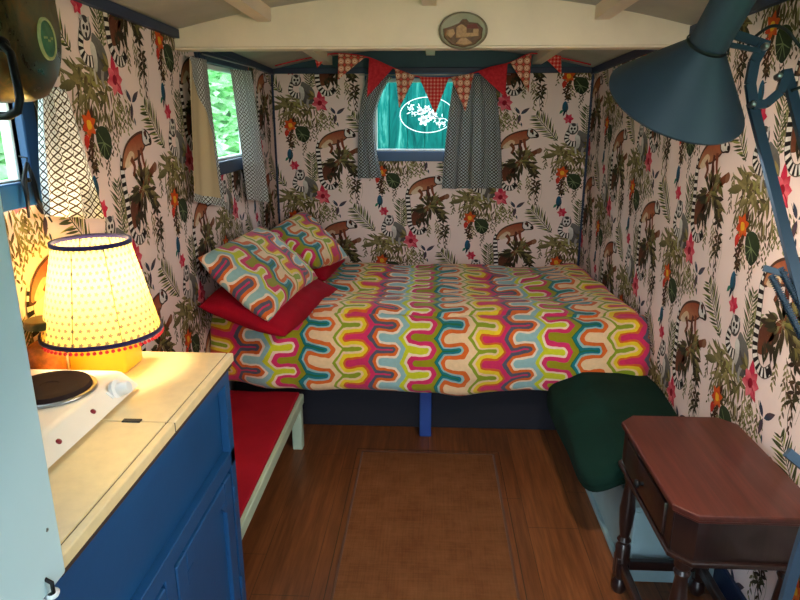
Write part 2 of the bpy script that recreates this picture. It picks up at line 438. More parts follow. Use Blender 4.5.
def make_print():
    R = random.Random(11); p = Print(); S = srgb
    ol = [S(112, 102, 60), S(134, 122, 78), S(88, 82, 48), S(150, 138, 92), S(98, 82, 56), S(118, 116, 76)]
    dk = [S(52, 40, 30), S(70, 54, 38), S(48, 46, 32), S(84, 62, 42), S(62, 58, 38)]
    br = [S(92, 52, 36), S(118, 66, 44), S(74, 42, 34)]
    K = S(26, 22, 24); W = S(236, 230, 226)
    # palm frond, diagonal, to the right of the brown lemur's column (down-right), and its fan
    p.L(0)
    def frond(x0, y0, x1, y1, n, ln, c, c2, back=.5, wd=6.2, bend=0.):
        dx, dy = x1-x0, y1-y0; D = math.hypot(dx, dy); a = math.degrees(math.atan2(dy, dx))
        p.stroke([(x0, y0), ((x0+x1)/2+bend*dy/D, (y0+y1)/2-bend*dx/D), (x1, y1)], 2.5, 4, c)
        for i in range(n):
            t = (i+.5)/n; q = math.sin(PI*min(1, .12+t*.8))
            bx = x0+dx*t+4*t*(1-t)*bend*dy/D*.5; by = y0+dy*t-4*t*(1-t)*bend*dx/D*.5
            for sg in (-1, 1):
                p.leaf(bx, by, a+180+sg*(48+R.uniform(-6, 6)), ln*q*R.uniform(.9, 1.15), wd, c if (i+sg) % 3 else c2)
    frond(8, -88, 118, 30, 16, 62, S(70, 74, 40), S(150, 152, 84))
    frond(250, -128, 250, 8, 13, 52, S(104, 108, 70), S(60, 62, 40))
    frond(292, -88, 262, 8, 9, 46, S(150, 150, 104), S(100, 104, 66))
    # pale hanging sprays
    def spray(x, y, L_, n, cols, a0=90, wd=7, ln=24, sway=10):
        pts = [(x+sway*math.sin(t*3.), y+L_*t) for t in (0, .33, .66, 1)]
        p.stroke(pts, 1.6, 1., cols[0], 3)
        for i in range(n):
            t = (i+.6)/n; px_ = x+sway*math.sin(t*3.); py = y+L_*t; sg = 1 if i % 2 else -1
            p.leaf(px_, py, a0+sg*R.uniform(22, 50), ln*R.uniform(.8, 1.15)*(1-.3*t), wd, R.choice(cols))
    for x, y, L_ in ((-150, 345, 60), (-128, 340, 80), (-105, 335, 95), (-86, 345, 70), (-165, 330, 85)):
        spray(x, y, L_, 7, [S(128, 128, 74), S(150, 146, 92), S(104, 104, 54)], 80, 6, 20, 14)
    for x, y, L_ in ((95, 130, 90), (112, 125, 62), (250, 175, 70), (268, 165, 88), (285, 150, 62)):
        spray(x, y, L_, 8, [S(104, 92, 60), S(84, 66, 44), S(120, 116, 72)], 92, 6, 18, 12)
    for x, y, L_ in ((40, 210, 110), (52, 230, 80), (-20, 215, 70)):
        p.stroke([(x, y), (x+6, y+L_*.5), (x-2, y+L_)], 1.4, .8, S(130, 124, 84))
    for x, y, L_ in ((205, 262, 60), (215, 255, 40)):
        spray(x, y, L_, 7, [S(90, 70, 50), S(70, 60, 42)], 90, 5, 14, 8)
    for x, y, L_ in ((-120, 350, 70), (-98, 352, 60), (135, 140, 60), (232, 180, 80), (300, 120, 80), (60, 110, 50), (-20, 190, 60), (0, 200, 90)):
        spray(x, y, L_, 8, [S(112, 100, 66), S(90, 74, 50), S(134, 126, 84)], 88, 6, 20, 10)
    for x, y, L_ in ((180, 175, 95), (160, 215, 60), (128, 170, 50), (60, 60, 50), (-170, 120, 70), (300, 90, 60), (215, 150, 60), (-60, 210, 60), (-8, 230, 100)):
        spray(x, y, L_, 9, [S(122, 112, 76), S(98, 84, 58), S(140, 132, 88)], 86, 7, 22, 9)
    # dark sprigs (four-leaf crosses), hanging
    p.L(2)
    def sprig(x, y, n, ln, wd, cols, a0=90):
        for i in range(n):
            yy = y+i*ln*.62
            for a in (28, 150, -25, 205, 75):
                p.leaf(x+3*math.sin(i*2), yy, a+R.uniform(-10, 10), ln*R.uniform(.7, 1.), wd, R.choice(cols))
    sprig(28, 225, 3, 34, 9, dk)
    sprig(12, 170, 2, 34, 11, dk)
    sprig(145, 215, 3, 26, 8, [dk[3], br[2], dk[1]])
    p.stroke([(28, 250), (22, 300), (30, 330)], 3, 1.5, dk[1])
    spray(30, 280, 55, 5, dk, 90, 7, 22, 4)
    # bush under brown lemur: log, big dark and olive leaves
    p.L(3)
    p.stroke([(-140, 205), (-90, 160), (-30, 110), (34, 74)], 34, 20, br[1])
    p.blob([(36, 62), (48, 70), (44, 84), (28, 90), (24, 74)], S(140, 96, 72))
    for i in range(46):
        a = i*360/46*3.1+R.uniform(-40, 40); r0 = R.uniform(6, 50)
        x = -52+math.cos(math.radians(a))*r0; y = 126+math.sin(math.radians(a))*r0*.8
        p.leaf(x, y, a, R.uniform(30, 60), R.uniform(11, 17), R.choice(dk+dk+ol), R.choice(dk), R.uniform(-.3, .3))
    for i in range(18):
        a = R.uniform(-100, 70); p.leaf(-34+R.uniform(-30, 26), 108+R.uniform(-20, 20), a, R.uniform(26, 56), R.uniform(10, 16), R.choice([S(142, 140, 72), S(122, 120, 62), ol[1], ol[3]]), ol[2])
    p.blob([(-128, 150), (-96, 130), (-76, 160), (-92, 205), (-130, 222), (-146, 190)], br[2], br[1])
    for i in range(14):
        p.leaf(-126+R.uniform(-10, 70), 185+R.uniform(-14, 14), R.uniform(50, 125), R.uniform(28, 52), 10, R.choice(dk))
    for i in range(12):
        p.leaf(0+R.uniform(-24, 24), 150+R.uniform(-18, 18), R.uniform(0, 120), R.uniform(28, 48), 10, R.choice(dk+ol[:2]))
    for i in range(8): p.stroke([(-52, 128), (-52+70*math.cos(i*.8), 128+62*math.sin(i*.8))], 2, 1, S(150, 140, 100), 0)
    # foliage mass under ring tailed lemur
    p.L(1)
    for i in range(84):
        a = R.uniform(140, 220) if i % 4 == 0 else R.uniform(-10, 190)
        x = 195+R.uniform(-80, 72); y = 84+R.uniform(-34, 34)
        p.leaf(x, y, a, R.uniform(30, 62), R.uniform(8, 14), R.choice(ol+dk[2:]+[S(166, 156, 112)]), R.choice(ol), R.uniform(-.3, .3))
    for i in range(34):
        x = 186+R.uniform(-84, 100); y = 105+R.uniform(-20, 50)
        p.leaf(x, y, R.uniform(66, 116), R.uniform(30, 62), R.uniform(6, 10), R.choice([S(158, 150, 100), S(134, 126, 80), ol[2], S(176, 166, 118), dk[1]]), ol[4], R.uniform(-.2, .2))
    p.leaf(120, 92, 168, 78, 24, S(122, 112, 74), S(92, 88, 56))
    p.leaf(130, 66, 200, 58, 15, S(110, 104, 66), S(84, 78, 48))
    p.stroke([(112, 120), (160, 84), (220, 70), (290, 96)], 3, 2.5, S(60, 44, 32))
    for i in range(10):
        p.leaf(150+R.uniform(0, 80), 70+R.uniform(0, 30), R.uniform(-60, 240), R.uniform(16, 30), 12, R.choice([S(170, 168, 120), S(150, 146, 84)]))
    # ring tailed lemur, grey
    p.L(2)
    p.blob([(214, -18), (236, -12), (262, 6), (276, 36), (272, 66), (250, 82), (222, 78), (212, 50), (206, 20)], S(120, 116, 114), S(78, 76, 76))
    p.blob([(206, 0), (222, 10), (226, 42), (216, 66), (204, 40), (200, 14)], S(226, 222, 218), S(180, 176, 172))
    p.stroke([(212, 36), (206, 66), (210, 92)], 12, 7, S(196, 190, 186)); p.stroke([(244, 60), (238, 84), (246, 100)], 14, 8, S(150, 146, 144))
    for i in range(7): p.leaf(224+i*7, 14+i*7, 70, 26, 3, S(60, 58, 60))
    p.stroke(cat([(206, 44), (180, 42), (160, 22), (166, -8), (178, -34), (172, -48)], 4), 29, 16, S(120, 110, 106), 0)
    p.L(3)
    tail = cat([(206, 44), (180, 42), (160, 22), (166, -8), (178, -34), (172, -48)], 4)
    p.stroke(tail, 25, 13, [K, W], 0)
    p.blob([(165, -32), (176, -49), (193, -52), (209, -42), (212, -20), (199, -2), (180, 0), (167, -12)], S(80, 74, 74))
    p.blob([(170, -30), (178, -44), (192, -46), (204, -38), (206, -22), (196, -8), (182, -6), (172, -14)], W, S(210, 206, 204))
    p.L(3)
    p.L(5)
    p.blob([(172, -38), (168, -52), (180, -46)], S(190, 186, 186)); p.blob([(196, -44), (208, -52), (206, -38)], S(190, 186, 186))
    p.blob([(180, -44), (190, -52), (200, -42), (190, -36)], S(70, 66, 70))
    p.blob([(176, -30), (184, -33), (186, -24), (178, -21)], K); p.blob([(192, -31), (200, -31), (199, -22), (191, -22)], K)
    p.blob([(184, -16), (192, -16), (190, -6), (185, -6)], K)
    # brown lemur
    p.L(4)
    p.stroke(cat([(-148, 36), (-158, 70), (-156, 110), (-152, 150), (-150, 190), (-142, 226), (-118, 252), (-90, 254), (-66, 234)], 4), 23, 27, S(110, 96, 88), 0)
    p.L(5)
    tail = cat([(-148, 36), (-158, 70), (-156, 110), (-152, 150), (-150, 190), (-142, 226), (-118, 252), (-90, 254), (-70, 238)], 4)
    p.stroke(tail, 20, 22, [W, K], 0)
    p.L(5)
    p.stroke(cat([(-104, 255), (-84, 252), (-68, 236)], 3), 22, 14, K, 0)
    p.blob([(-12, -19), (-44, -21), (-88, -10), (-124, 8), (-148, 34), (-159, 66), (-140, 70), (-120, 54), (-82, 52), (-56, 44), (-10, 16)], S(84, 56, 44))
    p.blob([(-18, -12), (-44, -14), (-84, -4), (-118, 12), (-142, 36), (-152, 62), (-140, 64), (-126, 50), (-104, 42), (-82, 46), (-60, 40), (-34, 26), (-14, 12)], S(150, 66, 44), S(190, 136, 100))
    p.blob([(-130, 44), (-104, 26), (-84, 34), (-92, 52), (-124, 66), (-142, 62)], S(214, 184, 150), S(226, 206, 180))
    p.stroke([(-104, 44), (-88, 66), (-100, 90)], 18, 9, S(120, 66, 44)); p.stroke([(-40, 20), (-36, 50), (-28, 72)], 15, 9, S(130, 66, 44)); p.stroke([(-56, 26), (-58, 52), (-50, 72)], 14, 8, S(96, 48, 36))
    p.blob([(-60, -12), (-30, -12), (-18, 4), (-36, 22), (-60, 22), (-74, 4)], S(128, 52, 38), S(84, 40, 34))
    p.L(6)
    p.blob([(-26, -22), (-8, -27), (11, -18), (28, 1), (25, 15), (4, 17), (-14, 18), (-29, 5)], S(60, 44, 40))
    p.blob([(-22, -18), (-8, -22), (8, -14), (22, 2), (20, 10), (4, 12), (-12, 14), (-24, 4)], W, S(220, 214, 210))
    p.blob([(-20, -16), (-24, -30), (-8, -22)], S(220, 214, 210)); p.blob([(-16, -18), (-4, -22), (2, -12), (-10, -6)], S(90, 50, 40))
    p.blob([(-6, -10), (2, -10), (3, 0), (-5, 0)], K); p.blob([(14, -2), (24, 2), (22, 11), (12, 8)], K)
    # hibiscus
    p.L(4)
    pk = [S(206, 44, 78), S(226, 84, 108), S(188, 30, 60), S(232, 120, 132)]
    for a, ln in ((-95, 56), (-55, 38), (-5, 36), (50, 42), (110, 38), (170, 40), (-140, 40)):
        p.leaf(-140, 300, a, ln*1.05, 27, R.choice(pk), R.choice(pk))
    p.blob([(-150, 292), (-138, 288), (-130, 300), (-140, 312), (-152, 306)], S(140, 16, 40)); p.stroke([(-140, 300), (-118, 318), (-108, 334)], 3, 4, S(160, 20, 44))
    for a in (160, 200, 230): p.leaf(-165, 270, a, 38, 14, R.choice(ol))
    # humming bird
    hb = [S(66, 58, 78), S(96, 72, 76), S(52, 70, 92)]
    p.leaf(-66, 352, 100, 46, 16, hb[0], hb[1]); p.leaf(-62, 350, -35, 50, 17, hb[1], hb[2]); p.leaf(-68, 350, -125, 38, 14, hb[2], hb[0]); p.leaf(-60, 388, 75, 22, 7, hb[2]); p.stroke([(-84, 338), (-96, 322)], 2.5, 1, K)
    # orange flower, monstera, small leaves
    p.L(4)
    for i in range(12): p.leaf(158, 178, R.uniform(0, 360), R.uniform(30, 46), 15, R.choice([dk[3], br[2], ol[4], ol[2]]))
    for a in range(-20, 340, 60): p.leaf(150, 180, a, 33, 20, R.choice([S(214, 92, 30), S(226, 130, 44), S(200, 62, 36)]), S(214, 70, 34))
    p.blob([(142, 172), (158, 172), (160, 188), (144, 190)], S(236, 180, 50)); p.leaf(135, 200, 100, 36, 22, S(206, 56, 44))
    p.blob([(176, 196), (200, 184), (228, 190), (244, 212), (240, 242), (218, 262), (196, 252), (178, 228)], S(52, 66, 44), S(34, 44, 30))
    p.L(5)
    for a in (20, 60, 100, 140, 180, 225): p.stroke([(208, 222), (208+32*math.cos(math.radians(a)), 222+34*math.sin(math.radians(a)))], 3, 2, S(120, 136, 96), 0)
    p.L(4)
    # blue bird and little pink flower
    p.blob([(132, -140), (142, -152), (152, -144), (158, -122), (152, -104), (138, -102), (130, -118)], S(34, 92, 130), S(30, 74, 92))
    p.leaf(146, -112, 110, 32, 10, S(24, 40, 60)); p.leaf(134, -112, 130, 24, 12, S(48, 120, 96)); p.stroke([(150, -144), (162, -146)], 4, 1.5, K)
    for a in range(0, 360, 60): p.leaf(163, -72, a, 25, 17, R.choice(pk), pk[0])
    p.stroke([(150, -140), (152, -100), (160, -78)], 3, 2, dk[1])
    sprig(150, -180, 2, 22, 8, [dk[3], dk[0]])
    return p.p
PRINT = make_print()
def clip_half(P, ax, v, keep_gt):
    out = []
    n = len(P)
    for i in range(n):
        a, b = P[i], P[(i+1) % n]
        ia = (a[0][ax] >= v) == keep_gt or a[0][ax] == v; ib = (b[0][ax] >= v) == keep_gt or b[0][ax] == v
        if ia: out.append(a)
        if ia != ib:
            t = (v-a[0][ax])/(b[0][ax]-a[0][ax])
            q = tuple(a[0][c]+(b[0][c]-a[0][c])*t for c in (0, 1)); q = (v, q[1]) if ax == 0 else (q[0], v)
            out.append((q, tuple(a[1][c]+(b[1][c]-a[1][c])*t for c in range(4))))
    return out
def clip_rect(P, r):
    for ax, v, gt in ((0, r[0], True), (0, r[1], False), (1, r[2], True), (1, r[3], False)):
        if not P: return P
        P = clip_half(P, ax, v, gt)
    return P
def wall(name, u0, u1, z0, ztop, anchor, to3, holes=(), back=.04):
    """a flat papered wall. u runs to the right as seen from the room, ztop(u) its height; to3(u,z,h) -> world, h towards the room"""
    vs, fs, mi, cols = [], [], [], []
    def quad(c, m=0):
        i = len(vs); vs.extend(c); cols.extend([(1, 1, 1, 1)]*len(c)); fs.append(tuple(range(i, i+len(c)))); mi.append(m)
    us = sorted(set([u0, u1]+[h[i] for h in holes for i in (0, 1)]))
    rects = []
    for a, b in zip(us, us[1:]):
        hh = [h for h in holes if h[0] <= a+1e-6 and h[1] >= b-1e-6]
        spans = [(z0, None)]
        if hh: spans = [(z0, hh[0][2]), (hh[0][3], None)]
        for s0, s1 in spans:
            ta, tb = (ztop(a), ztop(b)) if s1 is None else (s1, s1)
            for h_ in (0, -back):
                quad([to3(a, s0, h_), to3(b, s0, h_), to3(b, tb, h_), to3(a, ta, h_)])
            rects.append((a, b, s0, min(ta, tb)))
    for h in holes:
        c = [(h[0], h[2]), (h[1], h[2]), (h[1], h[3]), (h[0], h[3])]
        for (p, q) in zip(c, c[1:]+c[:1]): quad([to3(*p, 0), to3(*q, 0), to3(*q, -back), to3(*p, -back)])
    au, az = anchor
    for ci in range(int((u0-au)/TW)-2, int((u1-au)/TW)+3):
        ox = au+ci*TW
        for ri in range(-6, 6):
            oz = az+ri*TH+((ci % 2)*TH/2)
            if ox+.45 < u0 or ox-.35 > u1 or oz-.65 > 2.05 or oz+.4 < z0: continue
            for pts, cc, h in PRINT:
                P = [(x+ox, y+oz) for x, y in pts]
                ax0 = min(p[0] for p in P); ax1 = max(p[0] for p in P); az0 = min(p[1] for p in P); az1 = max(p[1] for p in P)
                if ax1 < u0 or ax0 > u1 or az1 < z0: continue
                zt = min(ztop(ax0), ztop(ax1))
                if az0 > zt: continue
                inside = ax0 >= u0 and ax1 <= u1 and az0 >= z0 and az1 <= zt
                hit = [hh for hh in holes if ax1 > hh[0] and ax0 < hh[1] and az1 > hh[2] and az0 < hh[3]]
                if inside and not hit:
                    quad_c = [to3(x, z, h) for x, z in P]
                    i = len(vs); vs.extend(quad_c); cols.extend(cc); fs.append(tuple(range(i, i+len(P)))); mi.append(1); continue
                PC = list(zip(P, cc))
                if not hit: pieces = [clip_rect(PC, (u0, u1, z0, zt))]
                else:
                    hh = hit[0]
                    pieces = [clip_rect(PC, (u0, hh[0], z0, zt)), clip_rect(PC, (hh[1], u1, z0, zt)), clip_rect(PC, (hh[0], hh[1], z0, hh[2])), clip_rect(PC, (hh[0], hh[1], hh[3], zt))]
                for Q in pieces:
                    if len(Q) >= 3:
                        i = len(vs); vs.extend(to3(q[0][0], q[0][1], h) for q in Q); cols.extend(q[1] for q in Q); fs.append(tuple(range(i, i+len(Q)))); mi.append(1)
    me = bpy.data.meshes.new(name); me.from_pydata(vs, [], fs)
    me.polygons.foreach_set('material_index', mi)
    ca = me.color_attributes.new(name='print', type='FLOAT_COLOR', domain='POINT')
    ca.data.foreach_set('color', [x for c in cols for x in c])
    o = link(name, me, [M['paper'], M['print']]); prop(o, kind='structure'); return o

XL, XR, YB, YF = -1.0, .965, 4.13, -.55
def eave(y): return 1.765+.03*(YB-y)
def roofz(x, y): return eave(y)+.125*(1-min(1, ((x+.015)/.985)**2))
W1 = (.85, 1.545, 1.345, 1.70); W2 = (2.87, 3.50, 1.29, 1.72); W4_ADDED = (-.80, -.10, 1.05, 1.62); W3 = (-.37, .32, 1.28, 1.715)
wall('wall_left', YF, YB, 0, lambda y: eave(y), (2.257, 1.419), lambda u, z, h: (XL+h, u, z), [W1, W2])
wall('wall_right', -YB, -YF, 0, lambda u: eave(-u), (-2.215, 1.402), lambda u, z, h: (XR-h, -u, z), [W4_ADDED])
wall('wall_back', XL, XR, 0, lambda x: eave(YB), (.05, 1.097), lambda u, z, h: (u, YB-h, z), [W3])
# gable above the back wall
bm = B(); pts = [(XL+(XR-XL)*i/24, roofz(XL+(XR-XL)*i/24, YB)) for i in range(25)]
vs = [bm.verts.new((x, YB, z)) for x, z in pts]+[bm.verts.new((XR, YB, eave(YB)-.001)), bm.verts.new((XL, YB, eave(YB)-.001))]
bm.faces.new(vs); r = bmesh.ops.extrude_face_region(bm, geom=list(bm.faces)); bmesh.ops.translate(bm, vec=(0, .04, 0), verts=[v for v in r['geom'] if isinstance(v, bmesh.types.BMVert)])
prop(obj('trim_1', bm, M['teal']), kind='structure')
# floor, ceiling, front wall with its doorway
bm = B(); box(bm, XL-.04, XR+.04, YF-.04, YB+.04, -.05, 0); prop(obj('floor', bm, M['floor']), kind='structure')
bm = B()
N = 24
for h in (0, .03):
    rows = []
    for y in (YF-.05, YB+.06):
        rows.append([bm.verts.new((XL-.05+(XR-XL+.1)*i/N, y, roofz(XL-.05+(XR-XL+.1)*i/N, y)+h)) for i in range(N+1)])
    for i in range(N): bm.faces.new((rows[0][i], rows[0][i+1], rows[1][i+1], rows[1][i]))
g = G('ceiling_boards'); co = g.coord(); x, y, z = g.xyz(co); n = g.noise(co, 5, 4)
c = g.ramp(n, [(.3, srgb(158, 158, 154)), (.7, srgb(178, 178, 172))]); c = g.mix(((x/.42+.5).frac()-.5).abs().gt(.494)*.6, c, (.08, .07, .06, 1)); g.set(col=c, rough=.8)
prop(obj('ceiling', bm, g.m), kind='structure')
bm = B(); box(bm, XL, -.42, YF-.04, YF, 0, 1.9); box(bm, .42, XR, YF-.04, YF, 0, 1.9); box(bm, -.42, .42, YF-.04, YF, 1.78, 1.9)
prop(obj('wall_front', bm, M['navy']), kind='structure')
# blue trims
def trim(n, *boxes, mat='navy'):
    bm = B()
    for b in boxes: box(bm, *b, bev=.003)
    return prop(obj('trim_%d' % n, bm, M[mat]), kind='structure')
def sloped_strip(n, xa, xb, y0, y1, d, mat='navy'):
    bm = B(); v = []
    for y in (y0, y1):
        e = eave(y); v.append([bm.verts.new(c) for c in ((xa, y, e-d), (xb, y, e-d), (xb, y, e+.004), (xa, y, e+.004))])
    for k in range(4): bm.faces.new((v[0][k], v[0][(k+1) % 4], v[1][(k+1) % 4], v[1][k]))
    bm.faces.new(v[0][::-1]); bm.faces.new(v[1]); prop(obj('trim_%d' % n, bm, M[mat]), kind='structure')
sloped_strip(2, XL, XL+.022, YF, YB, .028); sloped_strip(3, XR-.022, XR, YF, YB, .03)
trim(4, (XL, XL+.012, YB-.014, YB, 0, eave(YB))); trim(5, (XR-.014, XR, YB-.012, YB, 0, eave(YB)))
trim(6, (XL, XR, YB-.02, YB, eave(YB)-.022, eave(YB)+.012))
trim(7, (XL, XL+.012, 2.80, 2.83, 1.25, eave(2.8)))
# skirting on the right, dark blue
bm = B(); box(bm, XR-.015, XR, YF, YB, 0, .1, .003); prop(obj('baseboard_right', bm, M['navy']), kind='structure')
# cross beam with arched top, moulded lower edge
bm = B(); n = 24; y0, y1 = 2.6, 2.68
lo, hi = [], []
for yy in (y0, y1):
    lo.append([bm.verts.new((XL+.001+(XR-XL-.002)*i/n, yy, 1.742)) for i in range(n+1)])
    hi.append([bm.verts.new((XL+.001+(XR-XL-.002)*i/n, yy, roofz(XL+(XR-XL)*i/n, yy)+.003)) for i in range(n+1)])
for i in range(n):
    bm.faces.new((lo[0][i], lo[0][i+1], hi[0][i+1], hi[0][i])); bm.faces.new((lo[1][i+1], lo[1][i], hi[1][i], hi[1][i+1]))
    bm.faces.new((lo[0][i+1], lo[0][i], lo[1][i], lo[1][i+1])); bm.faces.new((hi[0][i], hi[0][i+1], hi[1][i+1], hi[1][i]))
box(bm, XL+.001, XR-.001, y0-.008, y0, 1.742, 1.752, .003)
prop(obj('trim_8', bm, M['cream']), kind='structure')
# longitudinal rafters
k = 9
for xr in (-.645, -.02, .62):
    bm = B()
    for (ya, yb) in ((YF, 2.6), (2.68, YB)):
        v = []
        for y in (ya, yb):
            z = roofz(xr, y); v.append([bm.verts.new(c) for c in ((xr-.027, y, z-.045), (xr+.027, y, z-.045), (xr+.027, y, z+.012), (xr-.027, y, z+.012))])
        for q in range(4): bm.faces.new((v[0][q], v[0][(q+1) % 4], v[1][(q+1) % 4], v[1][q]))
        bm.faces.new(v[0][::-1]); bm.faces.new(v[1])
    prop(obj('trim_%d' % k, bm, M['cream']), kind='structure'); k += 1
# hatch seam in the floor round the rug
bm = B(); a = .004
for b in ((-.332, -.329, .9, 2.672), (.322, .325, .9, 2.672), (-.329, .322, 2.669, 2.672)): box(bm, b[0], b[1], b[2], b[3], 0, .0012)
prop(obj('trim_12', bm, M['seam']), kind='structure')

# ------------------------------------------------------------------ windows
def window(n, pl, to, hole, fr=.055, thick=.02, bottom=.06, inner='white'):
    a, b, z0, z1 = hole
    w = prop(empty('window_%d' % n), kind='structure')
    def bx(bm, u0, u1, q0, q1, h0, h1):
        A = to(u0, q0, h0); C = to(u1, q1, h1)
        box(bm, min(A[0], C[0]), max(A[0], C[0]), min(A[1], C[1]), max(A[1], C[1]), min(A[2], C[2]), max(A[2], C[2]), .003)
    bm = B()
    bx(bm, a-fr, a, z0-bottom, z1+.045, -.03, thick); bx(bm, b, b+fr, z0-bottom, z1+.045, -.03, thick)
    bx(bm, a, b, z0-bottom, z0, -.03, thick); bx(bm, a, b, z1, z1+.045, -.03, thick)
    obj('window_frame', bm, M['blue' if n != 2 else 'navy'], w)
    bm = B(); s = .022 if n != 1 else .008
    bx(bm, a, a+s, z0, z1, -.035, -.008); bx(bm, b-s, b, z0, z1, -.035, -.008); bx(bm, a+s, b-s, z0, z0+s*.6, -.035, -.008); bx(bm, a+s, b-s, z1-s, z1, -.035, -.008)
    obj('sash', bm, M[inner], w)
    bm = B(); bx(bm, a+s, b-s, z0+s*.6, z1-s, -.024, -.020); p = obj('pane', bm, M['glass'], w)
    return w, p
toL = lambda u, z, h: (XL+h, u, z)
toB = lambda u, z, h: (u, YB-h, z)
window(1, 'x', toL, W1); window(2, 'x', toL, W2, fr=.05); w3, pane3 = window(3, 'y', toB, W3, fr=.05)
window(4, 'r', lambda u, z, h: (XR-h, -u, z), W4_ADDED, fr=.05)  # added window, out of view, to bring cool daylight onto cupboard and cabinet
# etched oval with a flower spray on the back window
bm = B()
ec = at(427, 115, 'Y', 4.14); rx, rz = .170, .108
def flat_ring(bm, c, rx, rz, w, n=64, seg=(0, 2*PI), y=4.149):
    A = []; Bv = []
    for i in range(n+1):
        t = seg[0]+(seg[1]-seg[0])*i/n
        A.append(bm.verts.new((c.x+rx*math.cos(t), y, c.z+rz*math.sin(t)))); Bv.append(bm.verts.new((c.x+(rx-w)*math.cos(t), y, c.z+(rz-w)*math.sin(t))))
    for i in range(n): bm.faces.new((A[i], A[i+1], Bv[i+1], Bv[i]))
flat_ring(bm, ec, rx, rz, .0045)
R = random.Random(3)
def etch_leaf(cx, cz, a, ln, wd):
    pts = []
    for t in range(9):
        q = t/8*2*PI; px_ = (math.cos(q)*.5+.5)*ln; pz = math.sin(q)*wd*.5
        pts.append(bm.verts.new((ec.x+cx+px_*math.cos(a)-pz*math.sin(a), 4.149, ec.z+cz+px_*math.sin(a)+pz*math.cos(a)))) if t < 8 else None
    bm.faces.new([p for p in pts if p])
for cx, cz, r_ in ((-.02, -.03, .03), (.03, .0, .028), (-.035, .02, .022), (.0, .035, .02)):
    for k_ in range(6): etch_leaf(cx, cz, k_*PI/3+cx*9, r_*1.25, r_*.7)
for k_ in range(44):
    sgn = -1 if k_ % 2 else 1; t = R.uniform(.04, .12); etch_leaf(sgn*t, -sgn*t*.45+R.uniform(-.03, .03), R.uniform(0, 6.28), R.uniform(.018, .032), .0065)
o = obj('etching', bm, M['etch'], pane3)

# ------------------------------------------------------------------ outside
bm = B(); box(bm, -30, 30, -30, 30, -.5, -.45); prop(obj('ground', bm, M['grass']), kind='structure')
bm = B()
for i in range(19): box(bm, -1.35+i*.16, -1.35+i*.16+.159, 6.0+.012*(i % 2), 6.03+.012*(i % 2), -.45, 1.98, .004)
box(bm, -1.35, 1.69, 6.045, 6.06, -.45, 1.97)
obj_ = prop(obj('board_fence', bm, M['shed']), 'bright teal green painted board fence seen through the back window', 'fence')
def leaves(name, boxb, n, size, label, seed, cat_='hedge'):
    R = random.Random(seed); vs = []; fs = []
    for i in range(n):
        c = Vector((R.uniform(boxb[0], boxb[1]), R.uniform(boxb[2], boxb[3]), R.uniform(boxb[4], boxb[5])))
        a = Vector((R.gauss(0, 1), R.gauss(0, 1), R.gauss(0, 1))).normalized(); u, w, d = frame_of(a)
        s_ = size*R.uniform(.6, 1.3); k0 = len(vs)
        vs += [c-u*s_, c-w*s_*.4-u*.2*s_, c+u*s_, c+w*s_*.4-u*.2*s_]; fs.append((k0, k0+1, k0+2, k0+3))
    me = bpy.data.meshes.new(name); me.from_pydata([tuple(v) for v in vs], [], fs)
    return prop(link(name, me, M['hedge']), label, cat_, kind='stuff')
leaves('hedge', (-3.8, -3.2, 1.0, 13.0, -.4, 2.6), 14000, .17, 'light green leafy hedge beyond the far left window', 4)

# ------------------------------------------------------------------ curtains
def curtain(name, label, to, TL, TR, BL, BR, n, amp, off, mat='trellis', bl=0., br=0., nx=120, ny=36, uw=None, bulge=0.):
    """corner points (u,z); to(u,z,h) world; h depth grows towards the room"""
    W = uw or max(abs(BR[0]-BL[0]), abs(TR[0]-TL[0]))*1.35; H = max(TL[1]-BL[1], TR[1]-BR[1])
    ph = random.uniform(0, 6)
    def fn(s, t):
        top = (TL[0]+(TR[0]-TL[0])*s, TL[1]+(TR[1]-TL[1])*s); bot = (BL[0]+(BR[0]-BL[0])*s, BL[1]+(BR[1]-BL[1])*s)
        e = t**.8
        u = top[0]+(bot[0]-top[0])*(e+bulge*math.sin(PI*t))+(bl*(1-s)+br*s)*math.sin(PI*t**.8); z = top[1]+(bot[1]-top[1])*t
        A = amp*(.45+.55*t)
        h = off+A*math.sin(2*PI*n*s+ph+.5*math.sin(3*t))+A*.35*math.sin(2*PI*n*2.3*s+1.3*t*2)
        u += A*.5*math.cos(2*PI*n*s+ph)
        h = max(h, .004)
        return to(u, z, h), (s*W, (1-t)*H)
    o = grid_mesh(name, nx, ny, fn, M[mat])
    m = o.modifiers.new('Solidify', 'SOLIDIFY'); m.thickness = .0012; m.offset = 0
    return prop(o, label, 'curtain')
q1 = lambda x, y: tuple(at(x, y, 'X', XL+.07))[1:]
q2 = lambda x, y: tuple(at(x, y, 'X', XL+.05))[1:]
curtain('curtain', 'trellis patterned curtain at the near left window above the lamp', toL, q1(40, 82), q1(64, 90), q1(45, 216), q1(98, 219), 3, .016, .07)
curtain('curtain', 'cream lined curtain with trellis hem, left side of the far left window', toL, q2(190, 56), q2(209, 60), q2(193, 201), q2(228, 207), 1.6, .010, .045, 'lining', uw=.30, br=-.02)
curtain('curtain', 'narrow trellis curtain on the right side of the far left window', toL, q2(231, 69), q2(251, 71), q2(250, 200), q2(268, 202), 3, .016, .05, bulge=-.05)
curtain('curtain', 'trellis curtain swept aside on the left of the back window', toB, (-.40, 1.735), (-.245, 1.72), (-.475, 1.115), (-.305, 1.12), 2.5, .020, .06, 'trellisdark', bl=-.02, br=-.075)
curtain('curtain', 'wide trellis curtain hanging on the right of the back window', toB, (.13, 1.725), (.36, 1.725), (.075, 1.055), (.45, 1.06), 4, .024, .065, 'trellisdark', bulge=.1)
